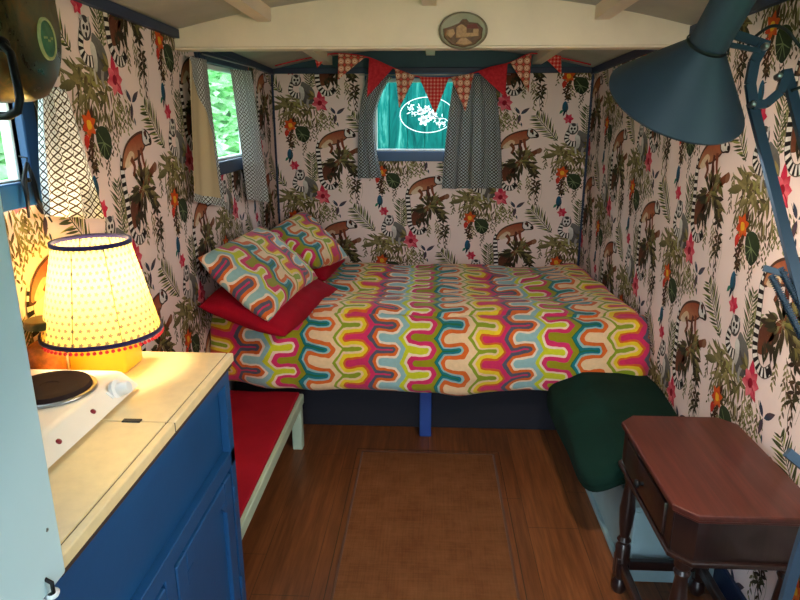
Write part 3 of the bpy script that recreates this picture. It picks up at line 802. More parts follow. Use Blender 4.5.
def rod(p, q, label, r=.003):
    bm = B(); tube(bm, [p, q], r, 8); o = obj('curtain_wire', bm, M['steel'], smooth=True); return prop(o, label, 'curtain wire')
rod((XL+.05, 2.76, 1.74), (XL+.05, 3.58, 1.74), 'thin curtain wire over the far left window')
rod((-.45, YB-.06, 1.732), (.46, YB-.06, 1.732), 'thin curtain wire over the back window')
rod((XL+.07, .80, 1.665), (XL+.07, 1.64, 1.648), 'thin curtain wire over the near left window')

# ------------------------------------------------------------------ bunting
bt = empty('bunting', label='string of red and floral triangular pennants hung across the back window', cat='bunting')
yb = 3.95
cord = [(-.93, 1.84), (-.70, 1.845), (-.50, 1.84), (-.37, 1.818), (-.24, 1.765), (-.11, 1.72), (.0, 1.707), (.12, 1.712), (.23, 1.733), (.33, 1.765), (.44, 1.79), (.56, 1.84), (.72, 1.848), (.9, 1.835)]
cordp = cat(cord, 5)
bm = B(); tube(bm, [(x, yb, min(z, roofz(x, yb)-.01)) for x, z in cordp], .004, 6); obj('ribbon', bm, M['flag_solid'], bt, True)
def cz(x):
    for (a, za), (b, zb) in zip(cordp, cordp[1:]):
        if a <= x <= b: return za+(zb-za)*(x-a)/(b-a)
    return 1.84
def pennant(x0, x1, tx, tz, kind, lbl):
    z0, z1 = cz(x0), cz(x1); N = 10
    ph = random.uniform(0, 6)
    def fn(s, t):
        A = Vector((x0+(x1-x0)*s, 0, z0+(z1-z0)*s)); T = Vector((tx, 0, tz)); p = A.lerp(T, t*.995)
        return (p.x, yb-.003-.006*math.sin(3*s+ph)*t-.004*t, p.z), (p.x-x0+.004, p.z-1.5)
    o = grid_mesh('pennant', N, N, fn, M['flag_'+kind], bt)
    m = o.modifiers.new('Solidify', 'SOLIDIFY'); m.thickness = .0015
    o['label'] = lbl
pennant(-.70, -.60, -.68, 1.765, 'gingham', 'red checked pennant')
pennant(-.555, -.395, -.56, 1.70, 'floral', 'floral ring pennant')
pennant(-.375, -.235, -.39, 1.60, 'solid', 'plain red pennant')
pennant(-.225, -.105, -.20, 1.54, 'floral', 'floral ring pennant')
pennant(-.085, .09, .012, 1.505, 'gingham', 'red checked pennant')
pennant(.10, .235, .19, 1.52, 'floral', 'floral ring pennant')
pennant(.255, .425, .42, 1.60, 'solid', 'plain red pennant')
pennant(.44, .56, .555, 1.625, 'floral', 'floral ring pennant')
pennant(.60, .725, .735, 1.727, 'gingham', 'red checked pennant')

# ------------------------------------------------------------------ plaque on beam
pq = empty('oval_plaque', (.108, 2.592, 1.802), label='small oval brown relief plaque fixed to the cream ceiling beam', cat='plaque')
bm = B(); lathe(bm, [(0, 0), (.094, 0), (.1, .004), (.1, .009), (.093, .013), (.088, .009), (0, .010)], axis=(0, -1, 0), n=48, sx=1., sy=.72); obj('plate', bm, M['plaq_sky'], pq, True)
bm = B(); lathe(bm, [(.088, .008), (.094, .0145), (.1, .012), (.102, .006), (.1, .002)], axis=(0, -1, 0), n=48, sx=1., sy=.72); obj('rim', bm, M['plaq_rim'], pq, True)
def relief(nm, mat, pts, d0, d1):
    bm = B(); a = [bm.verts.new((x*.001, -d0, z*.001)) for x, z in pts]; b = [bm.verts.new((x*.001*.93, -d1, z*.001*.93)) for x, z in pts]
    n = len(pts); bm.faces.new(b)
    for k in range(n): bm.faces.new((a[k], a[(k+1) % n], b[(k+1) % n], b[k]))
    obj(nm, bm, M[mat], pq)
relief('hillside', 'plaq_brown', [(-84, 8), (-50, 18), (-20, 30), (-4, 46), (14, 46), (24, 34), (60, 30), (82, 10), (78, -30), (50, -54), (0, -66), (-50, -54), (-80, -26)], .008, .015)
relief('cottage', 'plaq_tan', [(-30, -6), (-30, 14), (-8, 26), (14, 12), (14, -10), (44, -10), (44, 6), (66, 8), (66, -22), (-30, -30)], .014, .021)
relief('roof_relief', 'plaq_red', [(14, 8), (18, 24), (56, 26), (70, 6)], .014, .023)
relief('garden', 'plaq_tan', [(-70, 2), (-44, 6), (-36, -12), (-52, -30), (-72, -18)], .014, .019)
relief('path_relief', 'plaq_tan', [(-6, -28), (10, -28), (40, -50), (6, -58), (-30, -50)], .014, .018)

pq.scale = (.9, 1, .9)

# ------------------------------------------------------------------ bed
bed = empty('bed', (0, 3.4, 0), label='blue framed built-in bed under the meander print duvet', cat='bed')
def child(nm, bm, mat, root, **kw):
    o = obj(nm, bm, mat, root, **kw); o.location = -Vector(root.location); return o
bm = B(); box(bm, XL+.03, XR-.03, 2.80, 2.84, .36, .42, .004); box(bm, XL+.03, XR-.03, 2.84, 4.10, .385, .41, .003); child('bed_board', bm, M['bedblue'], bed)
bm = B(); box(bm, -.045, .012, 2.80, 2.85, 0, .36, .004); child('leg', bm, M['bedblue'], bed)
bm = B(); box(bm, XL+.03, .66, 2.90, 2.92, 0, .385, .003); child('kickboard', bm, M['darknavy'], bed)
bm = B(); box(bm, XL+.03, XR-.03, 2.78, 4.11, .42, .50, .03, 3)
child('mattress', bm, M['red'], bed)
def duvet():
    x0, x1 = -.984, .955
    yb_, yf = 4.11, 2.675
    zb = .30
    # profile along t : back -> front edge -> hang
    def prof(q, X):
        # q = arclength metres from the back
        puff = .05*math.exp(-((q-1.25)/.22)**2)
        top = .565+.03*q/1.4+puff
        flat = yb_-yf-.10
        if q < flat: return yb_-q, top
        q2 = q-flat; r = .115; arc = r*PI/2
        if q2 < arc:
            a = q2/r; return yb_-flat-r*math.sin(a), .625-r*(1-math.cos(a))+.0
        d = q2-arc; hang = .625-r-zb-.05
        if d < hang:
            return yb_-flat-r-.014*math.sin(PI*d/hang), .625-r-d
        d2 = d-hang; rr = .05; a = min(d2/rr, PI*.95)
        return yb_-flat-r+rr*(1-math.cos(a)), .625-r-hang-rr*math.sin(a)
    Ltot = (yb_-yf-.10)+.115*PI/2+(.625-.115-zb-.05)+.05*PI*.9
    def fn(s, t):
        q = t*Ltot; X = x0+(x1-x0)*s
        y, z = prof(q, X)
        flat = yb_-yf-.10
        e = min(1., min(s, 1-s)/.035)            # rounded ends
        drop = .075*(1-math.sqrt(max(0, 1-(1-e)**2)))
        p = Vector((X*2.4, q*3.2, 0)); nz = mnoise.noise(p)*.026+mnoise.noise(p*2.3)*.014+mnoise.noise(Vector((X*9, q*2.5, 3)))*.006
        # wrinkles radiating on the top
        nz += .010*math.sin(22*q+5*mnoise.noise(Vector((X*3, q*2, 1)))+X*4)*max(0, 1-abs(q-.8)/.7)
        nz += .014*mnoise.noise(Vector((X*5, q*11, 7)))*max(0, min(1, (1.2-q)/.5))
        if q < flat:
            z += nz-drop+.035*max(0, min(1, (X-.35)/.4))*max(0, math.sin(PI*min(1, q/1.3)))
            if q < .12: z -= .05*(1-q/.12)**2
        else:
            fold = .016*math.sin(X*19+4*mnoise.noise(Vector((X*2, q*2, 5))))*min(1, (q-flat)/.25)
            y += -nz*1.3+fold*.6+drop*.5
            f = (q-flat)/(Ltot-flat)
            z += -.0+nz*(1-f)
            zmid = 1.-min(1, abs(X+.02)/1.0)**2
            z += f*(.055*(max(0, X)**2)+.035*(max(0, -X)**3)-.004)+f*mnoise.noise(Vector((X*3.5, 0, 9)))*.014
        # ends tuck in a little
        if s < .04: z -= 0
        # lift right end so that it rolls over the green cushion
        return (X, y, z), (X+.565, q+.045)
    o = grid_mesh('duvet', 260, 220, fn, M['meander'])
    m = o.modifiers.new('Solidify', 'SOLIDIFY'); m.thickness = .012; m.offset = -1
    prop(o, 'thick quilt in a multicoloured meander print spread over the bed', 'duvet')
duvet()

def pillow(name, label, A, Bc, C, D, th, mat, uo=(0, 0), cat_='pillow', n=44, group=None, rot=False, edge=.03, wr=.006):
    A, Bc, C, D = map(Vector, (A, Bc, C, D)); nrm = ((Bc-A).cross(D-A)).normalized()
    if nrm.z < 0: nrm = -nrm
    W = (Bc-A).length; L_ = (D-A).length; ctr = (A+Bc+C+D)/4
    sd = random.uniform(0, 50)
    vs, uvs, fs = [], [], []
    def P(s, t, side):
        a, b = 2*s-1, 2*t-1
        p = (A*(1-s)+Bc*s)*(1-t)+(D*(1-s)+C*s)*t
        pinch = 1-edge*((1-a*a)**1)*(abs(b)**3)-0
        pinch2 = 1-edge*((1-b*b)**1)*(abs(a)**3)
        p = ctr+(p-ctr)*min(pinch, pinch2)
        e = (max(0, 1-a**4)*max(0, 1-b**4))**.5
        h = th*.5*e*(1-.25*(a*a*b*b))
        w = mnoise.noise(Vector((s*4+sd, t*4, side)))*wr*2*e+mnoise.noise(Vector((s*10+sd, t*10, side)))*wr*e
        return p+nrm*(side*h+w)
    for side in (1, -1):
        for j in range(n+1):
            for i in range(n+1):
                vs.append(P(i/n, j/n, side)); s, t = i/n, j/n
                uvs.append((s*W*.9+uo[0], t*L_*.9+uo[1]) if not rot else (t*L_*.9+uo[0], s*W*.9+uo[1]))
    K = (n+1)**2
    for j in range(n):
        for i in range(n):
            a = j*(n+1)+i; fs.append((a, a+1, a+n+2, a+n+1)); fs.append((K+a, K+a+n+1, K+a+n+2, K+a+1))
    me = bpy.data.meshes.new(name); me.from_pydata([tuple(v) for v in vs], [], fs)
    ul = me.uv_layers.new(name='UVMap')
    for l in me.loops: ul.data[l.index].uv = uvs[l.vertex_index]
    bm = B(); bm.from_mesh(me); bmesh.ops.remove_doubles(bm, verts=bm.verts, dist=.0006); bmesh.ops.recalc_face_normals(bm, faces=bm.faces); bm.to_mesh(me); bm.free()
    return prop(link(name, me, mat, None, True), label, cat_, group)
pillow('pillow', 'plain red pillow lying under the nearer meander print pillow', (-.965, 2.50, .735), at(285, 337, 'Z', .645), at(338, 289, 'Z', .645), (-.955, 3.32, .74), .13, M['red'])
pillow('pillow', 'plain red pillow lying under the farther meander print pillow', (-.955, 3.38, .72), (-.56, 3.30, .65), (-.52, 3.80, .65), (-.93, 4.05, .74), .12, M['red'])
pillow('pillow', 'meander print pillow nearest the camera, propped on a red pillow', at(197, 258, 'X', -.955), at(268, 322, 'Z', .70), at(318, 278, 'Z', .71), at(260, 226, 'X', -.945), .14, M['meander'], (.33, .02), rot=True)
pillow('pillow', 'meander print pillow in the corner behind the nearer patterned one', at(262, 236, 'X', -.93), (-.60, 3.25, .735), at(348, 257, 'Z', .71), at(303, 211, 'Y', 3.97), .13, M['meander'], (.52, .05), rot=True)

# ------------------------------------------------------------------ left bench with red pad
bn = empty('bench', (-.79, 2.1, 0), label='low pale green painted bench with a red pad, left of the floor', cat='bench')
bm = B(); box(bm, -.605, -.58, 1.65, 2.70, .215, .262, .004); box(bm, XL+.002, -.605, 2.675, 2.70, .215, .262, .003); box(bm, XL+.002, -.605, 1.65, 2.675, .24, .252); child('bench_frame', bm, M['mint'], bn)
for yy in (2.645, 1.65):
    bm = B(); box(bm, -.632, -.585, yy, yy+.045, 0, .215, .004); child('leg', bm, M['mint'], bn)
bm = B(); box(bm, XL+.003, -.597, 1.65, 2.695, .253, .274, .008, 3); bmesh.ops.subdivide_edges(bm, edges=[e for e in bm.edges if e.calc_length() > .3], cuts=20, use_grid_fill=True)
for v in bm.verts:
    if v.co.z > .26: v.co.z += .004*mnoise.noise(v.co*7)
prop(obj('seat_pad', bm, M['redpad'], None, auto=.6), 'flat red seat pad on the pale green bench', 'cushion')

# ------------------------------------------------------------------ right bench and dark green cushion
bm = B(); box(bm, .67, XR-.016, 1.83, 2.88, 0, .27, .004); box(bm, .66, XR-.016, 1.825, 2.89, .27, .285, .003); box(bm, .655, .67, 1.83, 2.88, 0, .02, .002)
prop(obj('bench_box', bm, M['benchblue']), 'washed pale blue box bench along the right wall under the green cushion', 'bench')
def gc(s, t):
    pass
bm = B(); bmesh.ops.create_cube(bm, size=1); bmesh.ops.subdivide_edges(bm, edges=bm.edges, cuts=22, use_grid_fill=True)
x0, x1, y0_, y1_, z0, z1 = .53, .962, 1.93, 2.80, .287, .42
for v in bm.verts:
    a, b, c = [q*2 for q in v.co]
    def sup(a, b, c, e=7.):
        r = (abs(a)**e+abs(b)**e+abs(c)**e)**(1/e); m = max(abs(a), abs(b), abs(c), 1e-9); return m/r
    k = sup(a, b, c); a, b, c = a*k, b*k, c*k
    X = (x0+x1)/2+a*(x1-x0)/2; Y = (y0_+y1_)/2+b*(y1_-y0_)/2; Z = (z0+z1)/2+c*(z1-z0)/2
    n = mnoise.noise(Vector((X*5, Y*5, Z*5)))
    if c > 0: Z += .02*n-.05*max(0, (2.35-Y))*1.2
    X += .012*n*(1 if a < 0 else 0)
    if X < .66: Z -= max(0, .66-X)*.55*(1 if c > 0 else 1.0)
    v.co = (X, Y, Z)
prop(obj('bench_cushion', bm, M['green'], None, True), 'large dark green cushion slumped on the pale blue bench', 'cushion')

# ------------------------------------------------------------------ rug
bm = B(); box(bm, -.302, .295, .95, 2.635, 0.0015, .006, .002); bmesh.ops.translate(bm, vec=(0, 0, 0), verts=bm.verts)
rg = empty('rug', (0, 1.8, 0), label='brown woven burlap rug on the wooden floor', cat='rug')
child('weave', bm, M['rug'], rg)
bm = B()
for b in ((-.308, -.299, .95, 2.64), (.292, .301, .95, 2.64), (-.308, .301, 2.632, 2.641)): box(bm, b[0], b[1], b[2], b[3], .0015, .0075, .001)
child('binding', bm, M['rughem'], rg)

# ------------------------------------------------------------------ kitchen cabinet + worktop
ZT = .87
CX, CY0, CY1, CZ = -.550, .02, 1.605, .845
yE = at(62, 545, 'X', -.536).y
cb = empty('kitchen_cabinet', (-.8, .9, 0), label='blue painted kitchen cabinet with recessed panels under the worktop', cat='cabinet')
bm = B(); box(bm, XL+.025, CX-.022, CY0, CY1-.012, 0, CZ-.001)                                   # carcass
box(bm, CX-.022, CX, CY0, CY1, CZ-.045, CZ-.001, .002); box(bm, CX-.022, CX, CY0, CY1, .555, .60, .002); box(bm, CX-.022, CX, CY0, CY1, 0, .07, .002)
box(bm, CX-.022, CX, CY1-.038, CY1, .07, CZ-.04, .002)
box(bm, XL+.025, CX-.022, CY1-.013, CY1, 0, CZ-.001)
for yy in (1.13, .63, .13): box(bm, CX-.022, CX, yy-.025, yy+.025, .07, .56, .002)
child('carcass', bm, M['blue'], cb)
for ya, yb2 in ((1.16, 1.55), (.66, 1.10), (.16, .60)):
    bm = B(); s = .055; xa, xb = CX-.020, CX+.002
    box(bm, xa, xb, ya, ya+s, .08, .545, .003); box(bm, xa, xb, yb2-s, yb2, .08, .545, .003); box(bm, xa, xb, ya+s, yb2-s, .08, .08+s, .003); box(bm, xa, xb, ya+s, yb2-s, .545-s, .545, .003)
    box(bm, xa, xb-.012, ya+s, yb2-s, .08+s, .545-s)
    # small corner brackets rounding the recess
    for (yc, zc_, sy, sz) in ((ya+s, .545-s, 1, -1), (yb2-s, .545-s, -1, -1)):
        vsx = [(yc, zc_), (yc+sy*.035, zc_), (yc, zc_+sz*.035)]
        A = [bm.verts.new((xb-.013, p[0], p[1])) for p in vsx]; Q = [bm.verts.new((xb, p[0], p[1])) for p in vsx]
        bm.faces.new(A); bm.faces.new(Q)
        for k_ in range(3): bm.faces.new((A[k_], A[(k_+1) % 3], Q[(k_+1) % 3], Q[k_]))
    d = child('cabinet_door', bm, M['blue'], cb)
    for zz in (.16, .46):
        bm = B(); tube(bm, [(CX+.004, yb2+.004, zz), (CX+.004, yb2+.004, zz+.04)], .005, 8); h_ = obj('hinge', bm, M['blue'], d)
wt = empty('worktop', (-.8, .9, CZ), label='cream laminate worktop with a dark seam on the blue cabinet', cat='worktop')
for ya, yb2 in ((yE+.002, 1.213), (1.217, 1.63)):
    bm = B(); box(bm, XL+.003, -.561, ya, yb2, CZ, ZT, .0015); child('panel', bm, M['laminate'], wt)
    bm = B(); box(bm, -.5585, -.541, ya, yb2, CZ+.001, ZT, .002); child('edge_strip', bm, M['laminate'], wt)
bm = B(); box(bm, -.5615, -.558, yE+.002, 1.628, CZ, ZT-.003); box(bm, XL+.01, -.542, 1.2125, 1.2175, CZ, ZT-.003); child('seam_strip', bm, M['seam'], wt)
bm = B(); box(bm, -.655, -.615, 1.208, 1.222, ZT-.001, ZT+.003, .001); child('hinge', bm, M['black'], wt)
# painted shade: dark strip standing in for the shadow under the worktop edge
bm = B(); box(bm, CX-.003, -.545, yE+.002, 1.622, CZ-.010, CZ+.0005); child('edge_shade_strip', bm, M['seam'], wt)
# latch with white toggle low on cabinet front near the pale cupboard
lt_ = at(44, 585, 'X', -.54)
lt = empty('cup_hook', tuple(lt_), label='small white and dark hook and cord at the near end of the cabinet front', cat='hook')
bm = B(); tube(bm, [(-.02, 0, .012), (0, 0, .012), (.012, 0, .004), (.012, 0, -.012), (.004, 0, -.018)], .003, 8); obj('hook', bm, M['iron'], lt, True)
bm = B(); sphere(bm, (.006, .006, -.02), .009, 2, (1, 1.3, .8)); sphere(bm, (.0, -.018, -.022), .010, 2, (1, 1.5, .7)); obj('toggle', bm, M['whiteplastic'], lt, True)

# ------------------------------------------------------------------ pale blue wall cupboard standing on the near end
pc = empty('tall_cupboard', (-.79, .45, ZT), label='tall pale blue cupboard side at the left edge, standing on the worktop', cat='cupboard')
bm = B(); box(bm, XL+.025, -.536, .05, yE, CZ+.001, 1.84, .004, 2); child('carcass', bm, M['paleblue'], pc)
bm = B(); sc_ = at(47, 530, 'X', -.536); lathe(bm, [(0, .0016), (.0022, .0012), (.003, 0)], sc_, (1, 0, 0), 12); child('screw', bm, M['steel'], pc)

# ------------------------------------------------------------------ hot plate
hp = empty('hotplate', (-.86, 1.22, ZT), label='white single electric hotplate with a black burner on the worktop', cat='hotplate')
X0, X1, Y0, Y1 = -.995, -.692, 1.0, 1.385
bm = B()
prof = [(X0, ZT+.010), (X0, ZT+.045), (X1-.052, ZT+.045), (X1-.040, ZT+.042), (X1, ZT+.008)]
c0 = [bm.verts.new((x, Y0, z)) for x, z in prof]; c1 = [bm.verts.new((x, Y1, z)) for x, z in prof]
nn = len(prof); bm.faces.new(c0); bm.faces.new(c1[::-1])
for k_ in range(nn): bm.faces.new((c0[k_], c1[k_], c1[(k_+1) % nn], c0[(k_+1) % nn]))
bmesh.ops.bevel(bm, geom=[e for e in bm.edges], offset=.005, segments=3, profile=.6, affect='EDGES')
child('body', bm, M['enamel'], hp, auto=.6)
for yy in (Y0+.03, Y1-.03):
    for xx in (X0+.04, X1-.03):
        bm = B(); lathe(bm, [(0, 0), (.011, 0), (.013, .013), (0, .013)], (xx, yy, ZT), n=14); child('foot', bm, M['whiteplastic'], hp)
dc = tuple(at(50, 387, 'Z', ZT+.055)-Vector((0, 0, .010)))
bm = B(); lathe(bm, [(.088, 0), (.096, .001), (.094, .006), (.088, .008), (.084, .005)], dc, n=56); child('burner_ring', bm, M['steel'], hp, smooth=True)
bm = B(); lathe(bm, [(.083, 0), (.085, .008), (.082, .016), (.066, .0175), (.062, .0165), (.02, .0165), (.018, .0145), (0, .0145)], dc, n=56); child('burner_plate', bm, M['brown'], hp, auto=.5)
nv = Vector((.034, 0, .040)).normalized(); fp = lambda y, f: Vector((X1-.040*f, y, ZT+.008+.034*f))
kp = fp(1.31, .55)
bm = B(); lathe(bm, [(0, -.002), (.023, -.002), (.024, .007), (.016, .010), (.0145, .032), (.011, .036), (0, .036)], kp, (1, 0, .35), 28); child('control_knob', bm, M['whiteplastic'], hp, auto=.7)
bm = B(); bar(bm, kp+nv*.0+Vector((0, -.030, 0)), kp+Vector((0, -.022, 0)), .02, .004, nv); child('dial_mark', bm, M['whiteplastic'], hp)
for yy in (1.205, 1.075):
    bm = B(); lathe(bm, [(0, .004), (.0055, .003), (.0065, -.003)], fp(yy, .5), nv, 16); child('indicator_lamp', bm, M['redlight'], hp, smooth=True)

# ------------------------------------------------------------------ glass jar
jr = empty('glass_jar', (-.945, 1.437, ZT), label='glass jar of amber pasta behind the hotplate, left of the lamp', cat='jar')
bm = B(); lathe(bm, [(0, 0), (.040, 0), (.045, .008), (.046, .115), (.036, .132), (.036, .142), (.033, .142), (.033, .131), (.043, .113), (.042, .01), (0, .006)], n=40); obj('jar_body', bm, M['jarglass'], jr, True)
bm = B(); lathe(bm, [(0, .007), (.040, .009), (.041, .085), (.03, .093), (0, .089)], n=32)
for v in bm.verts: v.co += Vector((mnoise.noise(v.co*60), mnoise.noise(v.co*60+Vector((5, 0, 0))), mnoise.noise(v.co*50)))*.0015
obj('contents', bm, M['amber'], jr, True)
bm = B(); lathe(bm, [(.034, .134), (.039, .134), (.039, .150), (.036, .153), (0, .153)], n=36); obj('lid', bm, M['patina'], jr, auto=.6)

# ------------------------------------------------------------------ table lamp
LX, LY = -.838, 1.515
tl = empty('table_lamp', (LX, LY, ZT), label='lit table lamp with yellow flowered shade and red pompom fringe on the worktop', cat='lamp')
bm = B(); box(bm, -.075, .075, -.05, .05, 0, .105, .010, 3); lathe(bm, [(.03, .1), (.018, .12), (.012, .125), (0, .125)], n=24); obj('lamp_base', bm, M['yellow'], tl, auto=.6)
bm = B(); tube(bm, [(0, 0, .12), (0, 0, .20)], .008, 12); lathe(bm, [(0, .17), (.017, .17), (.017, .205), (0, .205)], n=20); obj('lamp_stem', bm, M['steel'], tl, auto=.6)
bm = B(); sphere(bm, (0, 0, .235), .024, 3); obj('bulb', bm, M['bulb'], tl, True)
zb_, zt_, rb, rt_ = .100, .330, .142, .090
NA, NV = 96, 14
def shf(s, t):
    a = s*2*PI; r = rb+(rt_-rb)*t; r *= 1-.012*abs(math.sin(a*4))    # panelled between eight ribs
    return (r*math.cos(a), r*math.sin(a), zb_+(zt_-zb_)*t), (s*46, t*14)
sh = grid_mesh('lamp_shade', NA, NV, shf, M['lampcloth'], tl)
for r_, z_, nm in ((rt_+.001, zt_, 'top_braid'), (rb+.001, zb_, 'bottom_braid')):
    bm = B(); lathe(bm, [(r_-.004, z_-.005), (r_+.003, z_-.005), (r_+.003, z_+.005), (r_-.004, z_+.005), (r_-.004, z_-.005)], n=96); obj(nm, bm, M['navycloth'], sh, True)
for i in range(8):
    a = i*PI/4; bm = B(); tube(bm, [(math.cos(a)*(rb-.001), math.sin(a)*(rb-.001), zb_), (math.cos(a)*(rt_-.001), math.sin(a)*(rt_-.001), zt_)], .0012, 6); obj('rib', bm, M['brown'], sh, True)
bm = B()
for i in range(66):
    a = i*2*PI/66; c_ = Vector((math.cos(a)*(rb+.001), math.sin(a)*(rb+.001), zb_-.012)); sphere(bm, c_, .0052, 1)
    bar(bm, c_, c_+Vector((0, 0, .008)), .001, .001, (1, 0, 0))
o = obj('pompom_fringe', bm, M['pom'], sh, True)
bm = B()
for a in (0, 2*PI/3, 4*PI/3): tube(bm, [(0, 0, .20), (math.cos(a)*rt_, math.sin(a)*rt_, zt_-.02)], .0015, 6)
obj('shade_carrier', bm, M['steel'], tl)
def plight(name, loc, col, e, r=.03):
    l = bpy.data.lights.new(name, 'POINT'); l.color = col; l.energy = e; l.shadow_soft_size = r; o = bpy.data.objects.new(name, l); COL.objects.link(o); o.location = loc; return o
plight('table_lamp_light', (LX, LY, ZT+.235), (1, .72, .42), 8.0, .036)

# ------------------------------------------------------------------ brass pan hanging top left
px0 = at(34, 20, 'X', -.70)
pan = empty('brass_pan', tuple(px0), label='big tarnished brass pan hanging bottom outwards at the upper left', cat='pan')
axis = Vector((.98, .16, 0)).normalized(); Rp = .137
bm = B(); lathe(bm, [(0, .004), (Rp*.5, .003), (Rp*.84, 0), (Rp*.96, -.012), (Rp, -.03), (Rp*1.03, -.11), (Rp*1.07, -.112), (Rp*1.06, -.118), (Rp*1.0, -.112), (Rp*.97, -.03), (Rp*.9, -.016), (0, -.008)], (0, 0, 0), axis, 72); pb = obj('pan_body', bm, M['patina'], pan, auto=.7)
lc = (at(47, 39, 'X', -.70)-px0); u_, w_, d_ = frame_of(axis)
lc = lc-axis*lc.dot(axis)
bm = B(); lathe(bm, [(0, .003), (.031, .0025), (.034, .001), (.034, -.004)], lc+axis*.004, axis, 40, 1., 1.); obj('badge', bm, M['verdigris'], pan, True)
bm = B(); lathe(bm, [(.031, .003), (.034, .0048), (.0365, .003), (.0365, -.002)], lc+axis*.004, axis, 40); obj('badge_rim', bm, M['palegold'], pan, True)
bm = B(); R = random.Random(2)
for k_ in range(7):
    q = lc+axis*.008+u_*(-.018+.006*k_)+w_*R.uniform(-.003, .003); lathe(bm, [(0, .001), (.0026, 0)], q, axis, 8)
obj('badge_relief', bm, M['palegold'], pan, True)
# iron loop handle on the near side of the pan
def pp(x, y, dep): return atd(x, y, dep)-px0
hd = [pp(-14, 44, 1.03), pp(2, 44, 1.01), pp(11, 54, .99), pp(15, 74, .98), pp(20, 98, .98), pp(18, 111, .98), pp(8, 116, .99), pp(-8, 116, 1.0), pp(-24, 112, 1.02)]
bm = B(); tube(bm, [Vector(p) for p in [tuple(q) for q in hd]], .0065, 10); obj('handle', bm, M['iron'], pan, True)
for hq in (hd[1], hd[-1]):
    bm = B(); sphere(bm, hq, .012, 2); obj('handle_rivet', bm, M['iron'], pan, True)
hang = px0-axis*.1+Vector((0, 0, Rp)); bm = B(); hz = roofz(hang.x, hang.y)+.01-px0.z; hv = hang-px0
tube(bm, [hv-Vector((0, 0, .01)), Vector((hv.x, hv.y, hz))], .003, 6); obj('hanging_hook', bm, M['iron'], pan, True)

# ------------------------------------------------------------------ iron tongs hanging on window frame
tp = at(27, 163, 'X', -.965)
tg = empty('tongs', tuple(tp), label='small black iron pincers hanging below the near left window frame', cat='tongs')
dd = lambda x, y: at(x, y, 'X', -.965)-tp
bm = B(); tube(bm, [dd(27, 163), dd(25, 172), dd(24, 182), dd(27, 195), dd(29, 218)], [.004, .005, .007, .0055, .003], 8); obj('left_jaw', bm, M['iron'], tg, True)
bm = B(); tube(bm, [dd(27, 163), dd(31, 173), dd(34, 184), dd(38, 200), dd(52, 222)], [.004, .005, .007, .0055, .002], 8); obj('right_jaw', bm, M['iron'], tg, True)
bm = B(); lathe(bm, [(0, .007), (.005, .006), (.006, -.006)], dd(28, 180), (1, 0, 0), 12); obj('pivot', bm, M['iron'], tg, True)
bm = B(); tube(bm, [dd(27, 164), dd(27, 158), Vector((-.02, dd(27, 158).y, dd(27, 158).z+.004))], .002, 6); obj('hanging_loop', bm, M['iron'], tg, True)

# ------------------------------------------------------------------ side table
T0x, T1x, T0y, T1y, TZ = .585, .93, 1.32, 1.84, .607
tb = empty('side_table', ((T0x+T1x)/2, (T0y+T1y)/2, 0), label='small dark mahogany side table with a drawer and chamfered top corners', cat='table')
def octo(x0, x1, y0, y1, ch):
    return [(x0+ch, y0), (x1-ch, y0), (x1, y0+ch), (x1, y1-ch), (x1-ch, y1), (x0+ch, y1), (x0, y1-ch), (x0, y0+ch)]
def slab(bm, x0, x1, y0, y1, ch, z0, z1, bev):
    t = bmesh.new(); poly_prism(t, octo(x0, x1, y0, y1, ch), z0, z1)
    bmesh.ops.bevel(t, geom=[e for e in t.edges if abs(e.verts[0].co.z-e.verts[1].co.z) < 1e-6], offset=bev, segments=3, profile=.6, affect='EDGES')
    me = bpy.data.meshes.new('t'); t.to_mesh(me); t.free(); bm.from_mesh(me); bpy.data.meshes.remove(me)
bm = B(); slab(bm, T0x, T1x, T0y, T1y, .045, TZ-.018, TZ, .006); slab(bm, T0x+.006, T1x-.006, T0y+.006, T1y-.006, .043, TZ-.026, TZ-.016, .003); child('table_top', bm, M['mahogany'], tb, auto=.5)
bm = B(); slab(bm, T0x+.012, T1x-.012, T0y+.012, T1y-.012, .04, TZ-.135, TZ-.024, .002)
box(bm, T0x+.010, T0x+.013, T0y+.055, T0y+.09, TZ-.13, TZ-.028); box(bm, T0x+.010, T0x+.013, T1y-.09, T1y-.055, TZ-.13, TZ-.028)
child('apron', bm, M['darkwood'], tb, auto=.5)
bm = B(); slab(bm, T0x+.002, T1x-.002, T0y+.002, T1y-.002, .044, TZ-.147, TZ-.133, .005); child('lower_moulding', bm, M['darkwood'], tb, auto=.5)
bm = B(); box(bm, T0x+.004, T0x+.02, T0y+.10, T1y-.10, TZ-.125, TZ-.034, .004, 2); dr = child('drawer', bm, M['darkwood'], tb, auto=.5)
bm = B(); kc = (T0x+.004, (T0y+T1y)/2, TZ-.08); lathe(bm, [(.006, 0), (.005, .008), (.011, .012), (.012, .018), (.006, .023), (0, .024)], kc, (-1, 0, 0), 20); obj('knob', bm, M['iron'], dr, True)
lp = [(.020, TZ-.147), (.022, TZ-.17), (.016, TZ-.18), (.021, TZ-.19), (.015, TZ-.205), (.018, TZ-.24), (.024, TZ-.30), (.020, TZ-.36), (.014, TZ-.40), (.022, TZ-.412), (.016, TZ-.424), (.023, TZ-.436), (.023, .10), (.023, .06), (.016, .05), (.024, .035), (.026, .018), (.018, 0), (0, 0)]
legs = []
for lx, ly in ((T0x+.045, T0y+.045), (T0x+.045, T1y-.05), (T1x-.05, T0y+.045), (T1x-.05, T1y-.05)):
    bm = B(); lathe(bm, lp, (lx, ly, 0), n=24); box(bm, lx-.021, lx+.021, ly-.021, ly+.021, .065, .135, .003); child('leg', bm, M['darkwood'], tb, auto=.7)
